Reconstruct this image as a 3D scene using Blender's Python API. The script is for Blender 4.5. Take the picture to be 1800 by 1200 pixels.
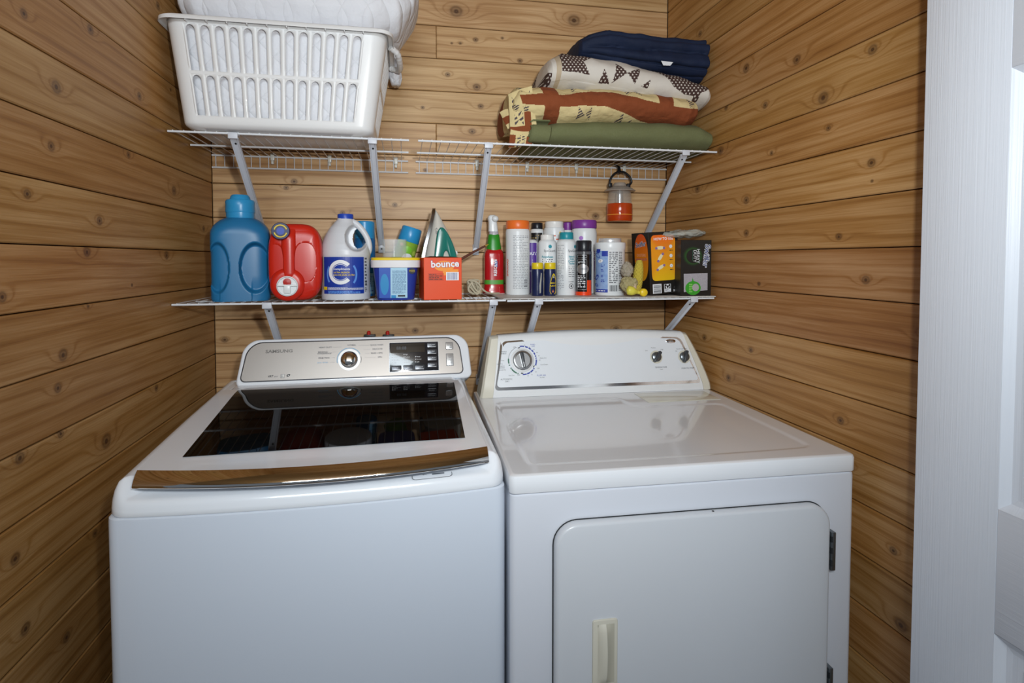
import bpy, bmesh, math, random
from mathutils import Vector, Matrix, noise
random.seed(7)
PI = math.pi
for o in list(bpy.data.objects): bpy.data.objects.remove(o)
sc = bpy.context.scene
COL = sc.collection

# ------------------------------------------------------------------ camera
CAM = Vector((.60176, -1.97230, 1.31937)); F = 997.444; CY = 491.94; YAW = .187993; PITCH = .035885
cd = bpy.data.cameras.new('camera'); cam = bpy.data.objects.new('camera', cd); COL.objects.link(cam)
cam.location = CAM; cam.rotation_euler = (PI/2-PITCH, 0, -YAW)
cd.sensor_width = 36; cd.lens = F/1800*36; cd.shift_y = -(600-CY)/1800; cd.clip_start = .02
sc.camera = cam
FW = Vector((math.sin(YAW)*math.cos(PITCH), math.cos(YAW)*math.cos(PITCH), -math.sin(PITCH)))
RT = Vector((math.cos(YAW), -math.sin(YAW), 0)); UP = RT.cross(FW)
def ray(px, py): return FW+RT*((px-900)/F)+UP*((CY-py)/F)
def atY(px, py, Y): d = ray(px, py); return CAM+d*((Y-CAM.y)/d.y)
def atZ(px, py, Z): d = ray(px, py); return CAM+d*((Z-CAM.z)/d.z)
def atX(px, py, X): d = ray(px, py); return CAM+d*((X-CAM.x)/d.x)
def mpp(P): return (Vector(P)-CAM).dot(FW)/F      # metres per pixel at a point

# ------------------------------------------------------------------ world, lights, exposure
w = bpy.data.worlds.new('world'); sc.world = w; w.use_nodes = True
bg = w.node_tree.nodes['Background']; bg.inputs[0].default_value = (.66, .76, .90, 1); bg.inputs[1].default_value = .21
def area(name, loc, target, size, power, color=(1, 1, 1), sy=None, spread=180):
    l = bpy.data.lights.new(name, 'AREA'); l.energy = power; l.color = color; l.size = size; l.spread = math.radians(spread)
    if sy: l.shape = 'RECTANGLE'; l.size_y = sy
    o = bpy.data.objects.new(name, l); COL.objects.link(o); o.location = loc
    o.rotation_euler = (Vector(target)-Vector(loc)).to_track_quat('-Z', 'Y').to_euler(); return o
area('flash_light', (.74, -1.98, 1.50), (.90, 0, 1.66), .06, 6.0, (.97, 1, 1), spread=112)
area('ceiling_bounce_light', (.35, -3.1, 2.36), (.9, 0, 1.2), 1.1, 44, (.84, .94, 1), .8)  # unseen area light standing in for flash bounced off the hall ceiling
sc.view_settings.view_transform = 'Standard'; sc.view_settings.look = 'None'
sc.view_settings.gamma = 1; sc.view_settings.use_curve_mapping = False
sc.view_settings.exposure = 0

# ------------------------------------------------------------------ helpers
def lin(c):
    if isinstance(c, str):
        c = c.lstrip('#'); c = [int(c[i:i+2], 16)/255 for i in (0, 2, 4)]
    return tuple(x/12.92 if x <= .04045 else ((x+.055)/1.055)**2.4 for x in c)
def rgba(c): return (*lin(c), 1)
MATS = {}
def M(name, color='#ffffff', rough=.45, metal=0, bump=None, alpha=None, trans=0, coat=0, spec=.5, ior=1.45, noise_col=None):
    if name in MATS: return MATS[name]
    m = bpy.data.materials.new(name); m.use_nodes = True; nt = m.node_tree; b = nt.nodes['Principled BSDF']
    b.inputs['Base Color'].default_value = rgba(color); b.inputs['Roughness'].default_value = rough
    b.inputs['Metallic'].default_value = metal; b.inputs['Coat Weight'].default_value = coat
    b.inputs['Specular IOR Level'].default_value = spec; b.inputs['IOR'].default_value = ior
    b.inputs['Transmission Weight'].default_value = trans
    if alpha is not None: b.inputs['Alpha'].default_value = alpha
    tc = nt.nodes.new('ShaderNodeTexCoord')
    sc_, st, dist = bump if bump else (60, .02, .0005)
    n = nt.nodes.new('ShaderNodeTexNoise'); n.inputs['Scale'].default_value = sc_; n.inputs['Detail'].default_value = 3
    nt.links.new(tc.outputs['Object'], n.inputs['Vector'])
    bp = nt.nodes.new('ShaderNodeBump'); bp.inputs['Strength'].default_value = st; bp.inputs['Distance'].default_value = dist
    nt.links.new(n.outputs['Fac'], bp.inputs['Height']); nt.links.new(bp.outputs['Normal'], b.inputs['Normal'])
    if noise_col:
        mx = nt.nodes.new('ShaderNodeMix'); mx.data_type = 'RGBA'
        mx.inputs[6].default_value = rgba(color); mx.inputs[7].default_value = rgba(noise_col)
        nt.links.new(n.outputs['Fac'], mx.inputs[0]); nt.links.new(mx.outputs[2], b.inputs['Base Color'])
    MATS[name] = m; return m
def Mart(name, rough=.5, metal=0, bump=None):
    """flat print held in a face colour attribute"""
    m = M(name, '#ffffff', rough, metal, bump)
    nt = m.node_tree
    if not any(n.bl_idname == 'ShaderNodeVertexColor' for n in nt.nodes):
        a = nt.nodes.new('ShaderNodeVertexColor'); a.layer_name = 'print'
        nt.links.new(a.outputs['Color'], nt.nodes['Principled BSDF'].inputs['Base Color'])
    return m
def finish(me, smooth=True, angle=40):
    if smooth:
        bm = bmesh.new(); bm.from_mesh(me)
        for f in bm.faces: f.smooth = True
        ca = math.radians(angle)
        for e in bm.edges:
            if len(e.link_faces) == 2: e.smooth = e.calc_face_angle(0) < ca
        bm.to_mesh(me); bm.free()
    return me
def obj(name, bm, mat, parent=None, smooth=True, angle=40, loc=None, rot=None):
    if isinstance(bm, bmesh.types.BMesh):
        me = bpy.data.meshes.new(name); bm.normal_update(); bm.to_mesh(me); bm.free()
    else: me = bm
    finish(me, smooth, angle)
    if mat is not None: me.materials.clear(); me.materials.append(mat)
    o = bpy.data.objects.new(name, me); COL.objects.link(o)
    if parent is not None: o.parent = parent
    if loc is not None: o.location = loc
    if rot is not None: o.rotation_euler = rot
    return o
def thing(name, label, cat, loc=(0, 0, 0), rz=0, group=None, rot=None):
    o = bpy.data.objects.new(name, None); o.empty_display_size = .02; COL.objects.link(o)
    o.location = loc; o.rotation_euler = rot if rot else (0, 0, rz)
    o['label'] = label; o['category'] = cat
    if group: o['group'] = group
    return o
def tag(o, label, cat, group=None):
    o['label'] = label; o['category'] = cat
    if group: o['group'] = group
    return o
def struct(o): o['kind'] = 'structure'; return o
def stuff(o): o['kind'] = 'stuff'; return o

def join_bm(a, b):
    me = bpy.data.meshes.new('t'); b.to_mesh(me); b.free(); a.from_mesh(me); bpy.data.meshes.remove(me); return a
def bx(x0, x1, y0, y1, z0, z1, bev=0, seg=2):
    bm = bmesh.new(); bmesh.ops.create_cube(bm, size=1)
    for v in bm.verts:
        v.co = Vector((x0+(v.co.x+.5)*(x1-x0), y0+(v.co.y+.5)*(y1-y0), z0+(v.co.z+.5)*(z1-z0)))
    if bev: bmesh.ops.bevel(bm, geom=bm.edges[:], offset=bev, segments=seg, affect='EDGES', profile=.5)
    return bm
def loft(rings, cap0=True, cap1=True, closed=True):
    bm = bmesh.new(); R = [[bm.verts.new(p) for p in r] for r in rings]; n = len(rings[0])
    for a, b in zip(R, R[1:]):
        for i in range(n if closed else n-1):
            j = (i+1) % n
            bm.faces.new((a[i], a[j], b[j], b[i]))
    if cap0: bm.faces.new(R[0][::-1])
    if cap1: bm.faces.new(R[-1])
    bmesh.ops.recalc_face_normals(bm, faces=bm.faces[:])
    return bm
def lathe(prof, n=36, cx=0, cy=0, cap0=True, cap1=True):
    rings = [[(cx+r*math.cos(2*PI*i/n), cy+r*math.sin(2*PI*i/n), z) for i in range(n)] for r, z in prof]
    return loft(rings, cap0, cap1)
def sup(a, b, n=2.5, N=40, cx=0, cy=0, z=0):
    out = []
    for i in range(N):
        t = 2*PI*i/N; c, s = math.cos(t), math.sin(t)
        out.append((cx+a*math.copysign(abs(c)**(2/n), c), cy+b*math.copysign(abs(s)**(2/n), s), z))
    return out
def supr(a, b, n, N):
    P = sup(a, b, n, 720); P.append(P[0]); L = [0]
    for p, q in zip(P, P[1:]): L.append(L[-1]+math.hypot(q[0]-p[0], q[1]-p[1]))
    out = []; j = 0
    for i in range(N):
        t = L[-1]*i/N
        while L[j+1] < t: j += 1
        f = (t-L[j])/max(1e-12, L[j+1]-L[j]); out.append((P[j][0]+(P[j+1][0]-P[j][0])*f, P[j][1]+(P[j+1][1]-P[j][1])*f, 0))
    return out
def tube(path, r, n=8, caps=True):
    pts = [Vector(p) for p in path]; rings = []
    t0 = (pts[1]-pts[0]).normalized(); ref = Vector((0, 0, 1)) if abs(t0.z) < .9 else Vector((1, 0, 0))
    nrm = t0.cross(ref).normalized()
    for i, p in enumerate(pts):
        t = (pts[min(i+1, len(pts)-1)]-pts[max(i-1, 0)]).normalized()
        nrm = (nrm-t*nrm.dot(t)).normalized(); b = t.cross(nrm)
        rr = r(i/(len(pts)-1)) if callable(r) else r
        rings.append([p+nrm*rr*math.cos(2*PI*k/n)+b*rr*math.sin(2*PI*k/n) for k in range(n)])
    return loft(rings, caps, caps)
def spline(P, n=8):
    P = [Vector(p) for p in P]; out = []
    for i in range(len(P)-1):
        p0 = P[max(i-1, 0)]; p1 = P[i]; p2 = P[i+1]; p3 = P[min(i+2, len(P)-1)]
        for k in range(n):
            t = k/n
            out.append(.5*((2*p1)+(p2-p0)*t+(2*p0-5*p1+4*p2-p3)*t*t+(3*p1-p0-3*p2+p3)*t**3))
    out.append(P[-1]); return out
def poly_ext(pts, y0, y1, bev=0):
    """outline in x,z extruded along y"""
    bm = bmesh.new(); a = [bm.verts.new((x, y0, z)) for x, z in pts]; b = [bm.verts.new((x, y1, z)) for x, z in pts]
    n = len(pts); fa = bm.faces.new(a); bm.faces.new(b[::-1])
    for i in range(n): bm.faces.new((a[i], b[i], b[(i+1) % n], a[(i+1) % n]))
    bmesh.ops.recalc_face_normals(bm, faces=bm.faces[:])
    if bev: bmesh.ops.bevel(bm, geom=list(fa.edges), offset=bev, segments=3, affect='EDGES', profile=.5)
    return bm
def rrect(w, h, r, n=6, cx=0, cz=0, rt=None):
    """rounded rectangle outline; r bottom radius, rt top radius"""
    rt = r if rt is None else rt; out = []
    for (sx, sz, a0, rr) in ((1, -1, -PI/2, r), (1, 1, 0, rt), (-1, 1, PI/2, rt), (-1, -1, PI, r)):
        for k in range(n+1):
            a = a0+PI/2*k/n
            out.append((cx+sx*(w/2-rr)+rr*math.cos(a), cz+sz*(h/2-rr)+rr*math.sin(a)))
    return out
def sstep(a, b, x):
    t = max(0, min(1, (x-a)/(b-a))); return t*t*(3-2*t)
# surfaces S(u,v,h): decals and lettering are laid on these
def Sflat(y=0): return lambda u, v, h=0: Vector((u, y-h, v))
def Scyl(r, cx=0, cy=0, u0=0): return lambda u, v, h=0: Vector((cx+(r+h)*math.sin((u+u0)/r), cy-(r+h)*math.cos((u+u0)/r), v))
def Sside(x=0): return lambda u, v, h=0: Vector((x-h, -u, v))          # face looking to -x ; u runs to -y.. right in view
def Smat(mt): return lambda u, v, h=0: mt @ Vector((u, -h, v))
def apply2d(bm_or_me, S, h):
    for v in (bm_or_me.verts if isinstance(bm_or_me, bmesh.types.BMesh) else bm_or_me.vertices):
        v.co = S(v.co.x, v.co.y, h+v.co.z)
def text(parent, S, s, size, u, v, mat, rot=0, h=.0007, name='lettering', align='CENTER', bold=0, sx=1, shear=0, spacing=1):
    c = bpy.data.curves.new('t', 'FONT'); c.body = s; c.size = size; c.align_x = align; c.align_y = 'CENTER'
    c.offset = bold*size; c.shear = shear; c.space_character = spacing; c.resolution_u = 2
    t = bpy.data.objects.new('t', c)
    me = bpy.data.meshes.new_from_object(t); bpy.data.objects.remove(t)
    cr, sr = math.cos(rot), math.sin(rot)
    for vv in me.vertices:
        x, y = vv.co.x*sx, vv.co.y
        vv.co = S(u+x*cr-y*sr, v+x*sr+y*cr, h)
    me.name = name
    return obj(name, me, mat, parent, smooth=False)
def strip2d(cols):
    """cols: list of (x, lo, hi) -> flat strip"""
    bm = bmesh.new(); L = []
    for x, lo, hi in cols: L.append((bm.verts.new((x, lo, 0)), bm.verts.new((x, hi, 0))))
    for a, b in zip(L, L[1:]): bm.faces.new((a[0], b[0], b[1], a[1]))
    return bm
def rect(parent, S, u0, u1, v0, v1, mat, h=.0003, name='print', r=0, n=10):
    cols = []
    if r:
        xs = [u0+r*(1-math.cos(PI/2*k/5)) for k in range(6)]
        xs = xs+[u0+r+(u1-u0-2*r)*k/n for k in range(1, n)]+[u1-(x-u0) for x in reversed(xs)]
    else: xs = [u0+(u1-u0)*k/n for k in range(n+1)]
    for x in xs:
        d = 0
        if r:
            e = min(x-u0, u1-x)
            if e < r: d = r-math.sqrt(max(0, r*r-(r-e)**2))
        cols.append((x, v0+d, v1-d))
    bm = strip2d(cols); apply2d(bm, S, h)
    return obj(name, bm, mat, parent, smooth=False)
def disc(parent, S, u, v, a, b, mat, h=.0004, name='print', n=28, rot=0):
    bm = strip2d([(-a*math.cos(PI*k/n), -b*math.sin(PI*k/n)-1e-6, b*math.sin(PI*k/n)+1e-6) for k in range(n+1)])
    for vv in bm.verts:
        x, y = vv.co.x, vv.co.y
        vv.co = Vector((u+x*math.cos(rot)-y*math.sin(rot), v+x*math.sin(rot)+y*math.cos(rot), 0))
    apply2d(bm, S, h); return obj(name, bm, mat, parent, smooth=False)
def arc(parent, S, u, v, r0, r1, a0, a1, mat, h=.0005, name='print', n=32, sx=1):
    bm = bmesh.new(); L = []
    for k in range(n+1):
        a = a0+(a1-a0)*k/n
        L.append((bm.verts.new((u+sx*r0*math.cos(a), v+r0*math.sin(a), 0)), bm.verts.new((u+sx*r1*math.cos(a), v+r1*math.sin(a), 0))))
    for a, b in zip(L, L[1:]): bm.faces.new((a[0], a[1], b[1], b[0]))
    apply2d(bm, S, h); return obj(name, bm, mat, parent, smooth=False)
def shape(parent, S, pts, mat, h=.0005, name='print'):
    bm = bmesh.new(); bm.faces.new([bm.verts.new((x, y, 0)) for x, y in pts]); bmesh.ops.triangulate(bm, faces=bm.faces[:])
    apply2d(bm, S, h); return obj(name, bm, mat, parent, smooth=False)
def fine(parent, S, u0, u1, v0, v1, rows, mat, h=.0006, name='fine_print', fill=.5, vert=False, seed=0):
    rnd = random.Random(seed+rows); bm = bmesh.new(); pitch = (v1-v0)/rows
    for i in range(rows):
        v = v1-(i+.5)*pitch; x = u0; end = u1 if rnd.random() > .25 else u0+(u1-u0)*rnd.uniform(.5, .95)
        while x < end:
            l = min(rnd.uniform(.8, 3.2)*pitch, end-x)
            q = [(x, v-pitch*fill/2), (x+l, v-pitch*fill/2), (x+l, v+pitch*fill/2), (x, v+pitch*fill/2)]
            bm.faces.new([bm.verts.new((a, b, 0)) for a, b in q]); x += l+pitch*.45
    apply2d(bm, S, h); return obj(name, bm, mat, parent, smooth=False)
def bars(parent, S, u0, u1, v0, v1, n, mat, h=.0006, vert=True, name='barcode'):
    rnd = random.Random(n); bm = bmesh.new(); x = 0
    L = (u1-u0) if vert else (v1-v0); st = L/n
    for i in range(n):
        a = i*st; b = a+st*rnd.choice((.35, .5, .7))
        q = [(u0+a, v0), (u0+b, v0), (u0+b, v1), (u0+a, v1)] if vert else [(u0, v0+a), (u1, v0+a), (u1, v0+b), (u0, v0+b)]
        bm.faces.new([bm.verts.new((p, r, 0)) for p, r in q])
    apply2d(bm, S, h); return obj(name, bm, mat, parent, smooth=False)
def gridmesh(nu, nv, fn, colfn=None, wrap=False):
    verts = []; faces = []
    for j in range(nv+1):
        for i in range(nu+1): verts.append(fn(i/nu, j/nv))
    for j in range(nv):
        for i in range(nu):
            a = j*(nu+1)+i; faces.append((a, a+1, a+nu+2, a+nu+1))
    me = bpy.data.meshes.new('grid'); me.from_pydata([tuple(v) for v in verts], [], faces)
    if colfn:
        at = me.color_attributes.new('print', 'FLOAT_COLOR', 'CORNER'); buf = []
        for j in range(nv):
            for i in range(nu):
                c = (*colfn((i+.5)/nu, (j+.5)/nv), 1.0); buf.extend(c*4)
        at.data.foreach_set('color', buf)
    return me

# ------------------------------------------------------------------ wood
def wood_material():
    m = bpy.data.materials.new('cedar_planks'); m.use_nodes = True; nt = m.node_tree; N = nt.nodes; L = nt.links
    b = N['Principled BSDF']; b.inputs['Roughness'].default_value = .42; b.inputs['Specular IOR Level'].default_value = .35
    tc = N.new('ShaderNodeTexCoord'); sep = N.new('ShaderNodeSeparateXYZ'); L.new(tc.outputs['Object'], sep.inputs[0])
    def mt(op, a, b_=None, c=None):
        n = N.new('ShaderNodeMath'); n.operation = op
        for i, v in enumerate((a, b_, c)):
            if v is None: continue
            if isinstance(v, (int, float)): n.inputs[i].default_value = v
            else: L.new(v, n.inputs[i])
        return n.outputs[0]
    def att(nm, out='Fac'):
        n = N.new('ShaderNodeAttribute'); n.attribute_type = 'OBJECT'; n.attribute_name = nm; return n.outputs[out]
    X, Z = sep.outputs['X'], sep.outputs['Z']; seed = att('seed')
    warp = None; mask = None; ringv = None
    for k in range(5):
        kv = N.new('ShaderNodeSeparateXYZ'); L.new(att('knot%d' % k, 'Vector'), kv.inputs[0])
        r = mt('MAXIMUM', kv.outputs[2], 1e-5)
        dx = mt('DIVIDE', mt('SUBTRACT', X, kv.outputs[0]), r); dz = mt('DIVIDE', mt('SUBTRACT', Z, kv.outputs[1]), r)
        d2 = mt('ADD', mt('MULTIPLY', mt('MULTIPLY', dx, dx), .75), mt('MULTIPLY', dz, dz))
        dw = mt('ADD', mt('MULTIPLY', mt('MULTIPLY', dx, dx), .10), mt('MULTIPLY', dz, mt('MULTIPLY', dz, .42)))
        wv = mt('MULTIPLY', mt('EXPONENT', mt('MULTIPLY', dw, -1)), mt('MULTIPLY', r, 80))
        kk = mt('EXPONENT', mt('MULTIPLY', mt('MULTIPLY', d2, d2), -.9))
        warp = wv if warp is None else mt('ADD', warp, wv)
        mask = kk if mask is None else mt('MAXIMUM', mask, kk)
        ringv = mt('MULTIPLY', kk, mt('SINE', mt('MULTIPLY', mt('SQRT', d2), 9))) if ringv is None else mt('ADD', ringv, mt('MULTIPLY', kk, mt('SINE', mt('MULTIPLY', mt('SQRT', d2), 9))))
    def nz(sx, sz, detail=3, off=0):
        cb = N.new('ShaderNodeCombineXYZ'); L.new(mt('MULTIPLY', X, sx), cb.inputs[0]); L.new(mt('MULTIPLY', Z, sz), cb.inputs[2])
        L.new(mt('ADD', mt('MULTIPLY', seed, 17.3), off), cb.inputs[1])
        n = N.new('ShaderNodeTexNoise'); n.inputs['Scale'].default_value = 1; n.inputs['Detail'].default_value = detail
        L.new(cb.outputs[0], n.inputs['Vector']); return n.outputs['Fac']
    g = mt('ADD', mt('ADD', mt('MULTIPLY', Z, 62), mt('MULTIPLY', nz(.9, 6, 2), 5)), mt('MULTIPLY', warp, 4.0))
    band = mt('ADD', mt('MULTIPLY', mt('SINE', mt('MULTIPLY', g, 3.3)), .5), .5)
    band = mt('POWER', band, 6.0)
    fine_ = nz(7, 420, 4, 3); mid = nz(2.2, 38, 3, 8); blot = nz(2.6, 7, 2, 15)
    f = mt('ADD', mt('MULTIPLY', band, .24), mt('MULTIPLY', fine_, .62))
    f = mt('ADD', f, mt('MULTIPLY', mid, .85)); f = mt('ADD', f, mt('MULTIPLY', blot, .55)); f = mt('SUBTRACT', f, .72)
    cr = N.new('ShaderNodeValToRGB'); e = cr.color_ramp.elements
    e[0].position = 0; e[0].color = rgba('#d2ab7c'); e[1].position = 1; e[1].color = rgba('#7d512c')
    q = e.new(.45); q.color = rgba('#b08453')
    L.new(f, cr.inputs[0])
    hs = N.new('ShaderNodeHueSaturation'); L.new(cr.outputs[0], hs.inputs['Color']); L.new(att('tone'), hs.inputs['Value']); L.new(att('hue'), hs.inputs['Hue'])
    L.new(att('sat'), hs.inputs['Saturation'])
    mx = N.new('ShaderNodeMix'); mx.data_type = 'RGBA'; L.new(hs.outputs[0], mx.inputs[6]); mx.inputs[7].default_value = rgba('#4a2f1c')
    kf = mt('MULTIPLY', mask, mt('ADD', .74, mt('MULTIPLY', ringv, .22))); L.new(kf, mx.inputs[0])
    mx2 = N.new('ShaderNodeMix'); mx2.data_type = 'RGBA'; L.new(mx.outputs[2], mx2.inputs[6]); mx2.inputs[7].default_value = rgba('#946a42')
    L.new(mt('MULTIPLY', mt('MINIMUM', mt('MULTIPLY', warp, .25), .5), mt('SUBTRACT', 1, mask)), mx2.inputs[0])
    L.new(mx2.outputs[2], b.inputs['Base Color'])
    bp = N.new('ShaderNodeBump'); bp.inputs['Strength'].default_value = .25; bp.inputs['Distance'].default_value = .001
    L.new(mt('SUBTRACT', fine_, mt('MULTIPLY', mask, .6)), bp.inputs['Height']); L.new(bp.outputs[0], b.inputs['Normal'])
    return m
WOOD = wood_material()
WRoom = 1.5590; Z7 = 1.56434; PW = .110023; RA = -.00692
DARK = M('joint_shadow_board', '#2a1a0e', .9)
def plank_mesh(L_, bev=.0022):
    bm = bx(-L_/2, L_/2, 0, .014, -PW/2+.0011, PW/2-.0011)
    fe = [e for e in bm.edges if all(abs(v.co.y) < 1e-6 for v in e.verts)]
    bmesh.ops.bevel(bm, geom=fe, offset=bev, segments=1, affect='EDGES')
    me = bpy.data.meshes.new('plank'); bm.to_mesh(me); bm.free(); me.materials.append(WOOD); return me
KN_B = [(802, 20, 10), (1009, 36, 10), (836, 70, 4), (809, 76, 2.5), (794, 76, 2), (883, 67, 2.5), (914, 107, 4), (787, 131, 4), (838, 153, 6), (845, 187, 4.5), (743, 189, 3), (830, 231, 5), (906, 283, 3.5), (748, 299, 3.5), (517, 319, 5), (503, 330, 4), (694, 360, 4), (602, 374, 4), (975, 361, 3), (1047, 380, 6), (1130, 371, 4), (395, 597, 5), (1083, 578, 5), (730, 581, 5), (813, 634, 6)]
KN_L = [(42, 24, 9), (159, 52, 9), (99, 153, 12), (245, 169, 7), (300, 158, 3), (90, 257, 9), (226, 272, 6), (48, 341, 9), (175, 388, 8), (306, 335, 8), (153, 443, 9), (293, 449, 7), (4, 522, 10), (358, 402, 5), (232, 501, 3), (155, 538, 4), (111, 624, 11), (102, 682, 9), (107, 762, 8), (35, 805, 11), (187, 775, 13), (27, 982, 11), (275, 682, 6), (45, 1105, 11), (117, 1120, 9), (167, 937, 7)]
KN_R = [(1312, 120, 8), (1400, 105, 8), (1532, 87, 9), (1446, 172, 11), (1345, 185, 6), (1277, 189, 5), (1455, 225, 5), (1356, 269, 4), (1267, 265, 7), (1227, 332, 7), (1312, 352, 7), (1530, 286, 8), (1531, 318, 3), (1473, 416, 6), (1312, 410, 6), (1520, 492, 8), (1334, 499, 4), (1476, 739, 7), (1568, 968, 7), (1581, 1099, 11), (1239, 593, 5), (1320, 615, 5), (1281, 664, 6)]
def kn3(lst, fn):
    out = []
    for x, y, r in lst: P = fn(x, y); out.append((P, r*mpp(P)))
    return out
kb = [(P.x, P.z, r) for P, r in kn3(KN_B, lambda x, y: atY(x, y, 0))]
kl = [(P.y, P.z, r) for P, r in kn3(KN_L, lambda x, y: atX(x, y, 0))]
kr = [(P.y, P.z, r) for P, r in kn3(KN_R, lambda x, y: atX(x, y, WRoom+.004))]
def add_plank(parent, me, loc, rz, knots, tone, hue=.5):
    o = bpy.data.objects.new('plank', me); COL.objects.link(o); o.parent = parent; o.location = loc; o.rotation_euler = (0, 0, rz)
    o['seed'] = random.uniform(0, 50); o['tone'] = tone; o['hue'] = hue+(.004 if parent.name == 'wall_back' else 0); o['sat'] = .94 if parent.name == 'wall_back' else 1.08  # lower saturation on the back wall paints in flash glare
    for k in range(5): o['knot%d' % k] = knots[k] if k < len(knots) else (99.0, 99.0, .001)
    return o
DEP = 1.16
me_b = plank_mesh(WRoom-.001); me_s = plank_mesh(DEP-.001)
splits = {2: atY(767, 70, 0).x, 5: atY(767, 245, 0).x}
wb = struct(obj('wall_back', bx(-.02, WRoom+.02, .012, .03, 0, 2.44), DARK, smooth=False))
wl = struct(obj('wall_left', bx(-.03, -.012, -DEP, .012, 0, 2.44), DARK, smooth=False))
wr = struct(obj('wall_right', bx(.012, .03, -DEP, .012, 0, 2.44), DARK, smooth=False)); wr.location = (WRoom, 0, 0); wr.rotation_euler = (0, 0, -RA)
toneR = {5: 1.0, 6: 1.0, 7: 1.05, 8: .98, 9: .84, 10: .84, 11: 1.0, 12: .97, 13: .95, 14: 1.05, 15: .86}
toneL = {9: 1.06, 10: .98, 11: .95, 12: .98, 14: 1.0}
for k in range(-1, 21):
    zc = Z7-(k-7)*PW-PW/2
    if zc > 2.42: continue
    # back
    def inr(l): return [q for q in l if abs(q[1]-zc) < PW/2]
    if k in splits:
        s = splits[k]
        for a, b_ in ((0, s), (s, WRoom)):
            me = plank_mesh(b_-a-.0012); c = (a+b_)/2
            add_plank(wb, me, (c, 0, zc), 0, [(q[0]-c, q[1]-zc, q[2]) for q in inr(kb) if a < q[0] < b_], random.uniform(1.03, 1.10))
    else:
        c = WRoom/2; kk = [(q[0]-c, q[1]-zc, q[2]) for q in inr(kb)]
        if not kk: kk = [(random.uniform(-.6, .6), random.uniform(-.03, .03), random.uniform(.006, .012))]
        add_plank(wb, me_b, (c, 0, zc), 0, kk[:5], random.uniform(1.0, 1.10), random.uniform(.497, .503))
    # left: local +X runs to world +Y when rz=+90deg, front face (-Y local) looks to +X
    kk = [(q[0]+DEP/2, q[1]-zc, q[2]) for q in inr(kl)]
    if not kk: kk = [(random.uniform(-.5, .5), random.uniform(-.03, .03), .01)]
    add_plank(wl, me_s, (0, -DEP/2, zc), PI/2, kk[:5], toneL.get(k, random.uniform(.93, 1.03))*.87, random.uniform(.497, .503))  # left planks toned down to carry the wall's weaker light in their colour
    kk = [(-(q[0]+DEP/2), q[1]-zc, q[2]) for q in inr(kr)]
    if not kk: kk = [(random.uniform(-.5, .5), random.uniform(-.03, .03), .01)]
    add_plank(wr, me_s, (0, -DEP/2, zc), -PI/2, kk[:5], toneR.get(k, random.uniform(.93, 1.03))*.94, random.uniform(.495, .502) if k not in (9, 10) else .49)  # right planks slightly darkened too, dimmer side light put into the wood tone
FLOORM = M('floor_tile', '#6b5a48', .5)
struct(obj('floor', bx(-1.2, 3.2, -3.2, .03, -.03, 0), FLOORM, smooth=False))
cl = struct(obj('ceiling', bx(-1.2, 3.2, -3.2, .03, 2.457, 2.47), DARK, smooth=False))
me_c = plank_mesh(4.4)
for k in range(29):
    o = add_plank(cl, me_c, (1.0, -.01-PW*(k+.5), 2.442), 0, [(random.uniform(-1.5, 1.5), random.uniform(-.03, .03), .01) for _ in range(4)], random.uniform(.85, .98))
    o.rotation_euler = (PI/2, 0, 0)

# ------------------------------------------------------------------ door at the right
WHITE_D = None
def door_mat(name, vert):
    m = M(name, '#ecf2fc', .38); nt = m.node_tree
    n = [x for x in nt.nodes if x.bl_idname == 'ShaderNodeTexNoise'][0]; bp = [x for x in nt.nodes if x.bl_idname == 'ShaderNodeBump'][0]
    mp = nt.nodes.new('ShaderNodeMapping'); tc = [x for x in nt.nodes if x.bl_idname == 'ShaderNodeTexCoord'][0]
    nt.links.new(tc.outputs['Object'], mp.inputs[0]); nt.links.new(mp.outputs[0], n.inputs['Vector'])
    mp.inputs['Scale'].default_value = (1, 420, 4) if vert else (1, 5, 320)
    n.inputs['Scale'].default_value = 1; bp.inputs['Strength'].default_value = .35; bp.inputs['Distance'].default_value = .0012
    return m
DV = door_mat('door_paint_upright_grain', True); DH = door_mat('door_paint_level_grain', False)
XD = 1.478
Pe = atX(1617, 500, XD); Ps = atX(1766, 500, XD)
dy0 = Pe.y; dy1 = Ps.y                                # edge at the back, inner edge of stile
zt = atX(1767, 122, XD).z; zb1 = atX(1762, 898, XD).z; zb2 = atX(1762, 1122, XD).z
door = struct(obj('door_1', bx(XD+.012, XD+.034, dy0-.76, dy0, .01, 2.05), DV, smooth=False))
def dpart(nm, a, b_, z0, z1, mat, x=XD, bev=.0012): return obj(nm, bx(x, XD+.02, a, b_, z0, z1, bev), mat, door)
dpart('stile', dy1, dy0, .01, 2.05, DV); dpart('stile', dy0-.76, dy1-.56, .01, 2.05, DV)
i0, i1 = dy1-.56, dy1
dpart('rail', i0, i1, zt, 2.05, DH); dpart('rail', i0, i1, zb2, zb1, DH); dpart('rail', i0, i1, .01, .2, DH)
for z0, z1 in ((zb1, zt), (.2, zb2)):
    bm = bmesh.new(); rings = []
    for ins, xx in ((0, XD+.0002), (.005, XD+.004), (.012, XD+.0095), (.02, XD+.011), (.034, XD+.011), (.046, XD+.006), (.06, XD+.005)):
        rings.append([(xx, i0+ins, z0+ins), (xx, i1-ins, z0+ins), (xx, i1-ins, z1-ins), (xx, i0+ins, z1-ins)])
    obj('panel', loft(rings, False, True), DV, door, smooth=False)

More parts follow.
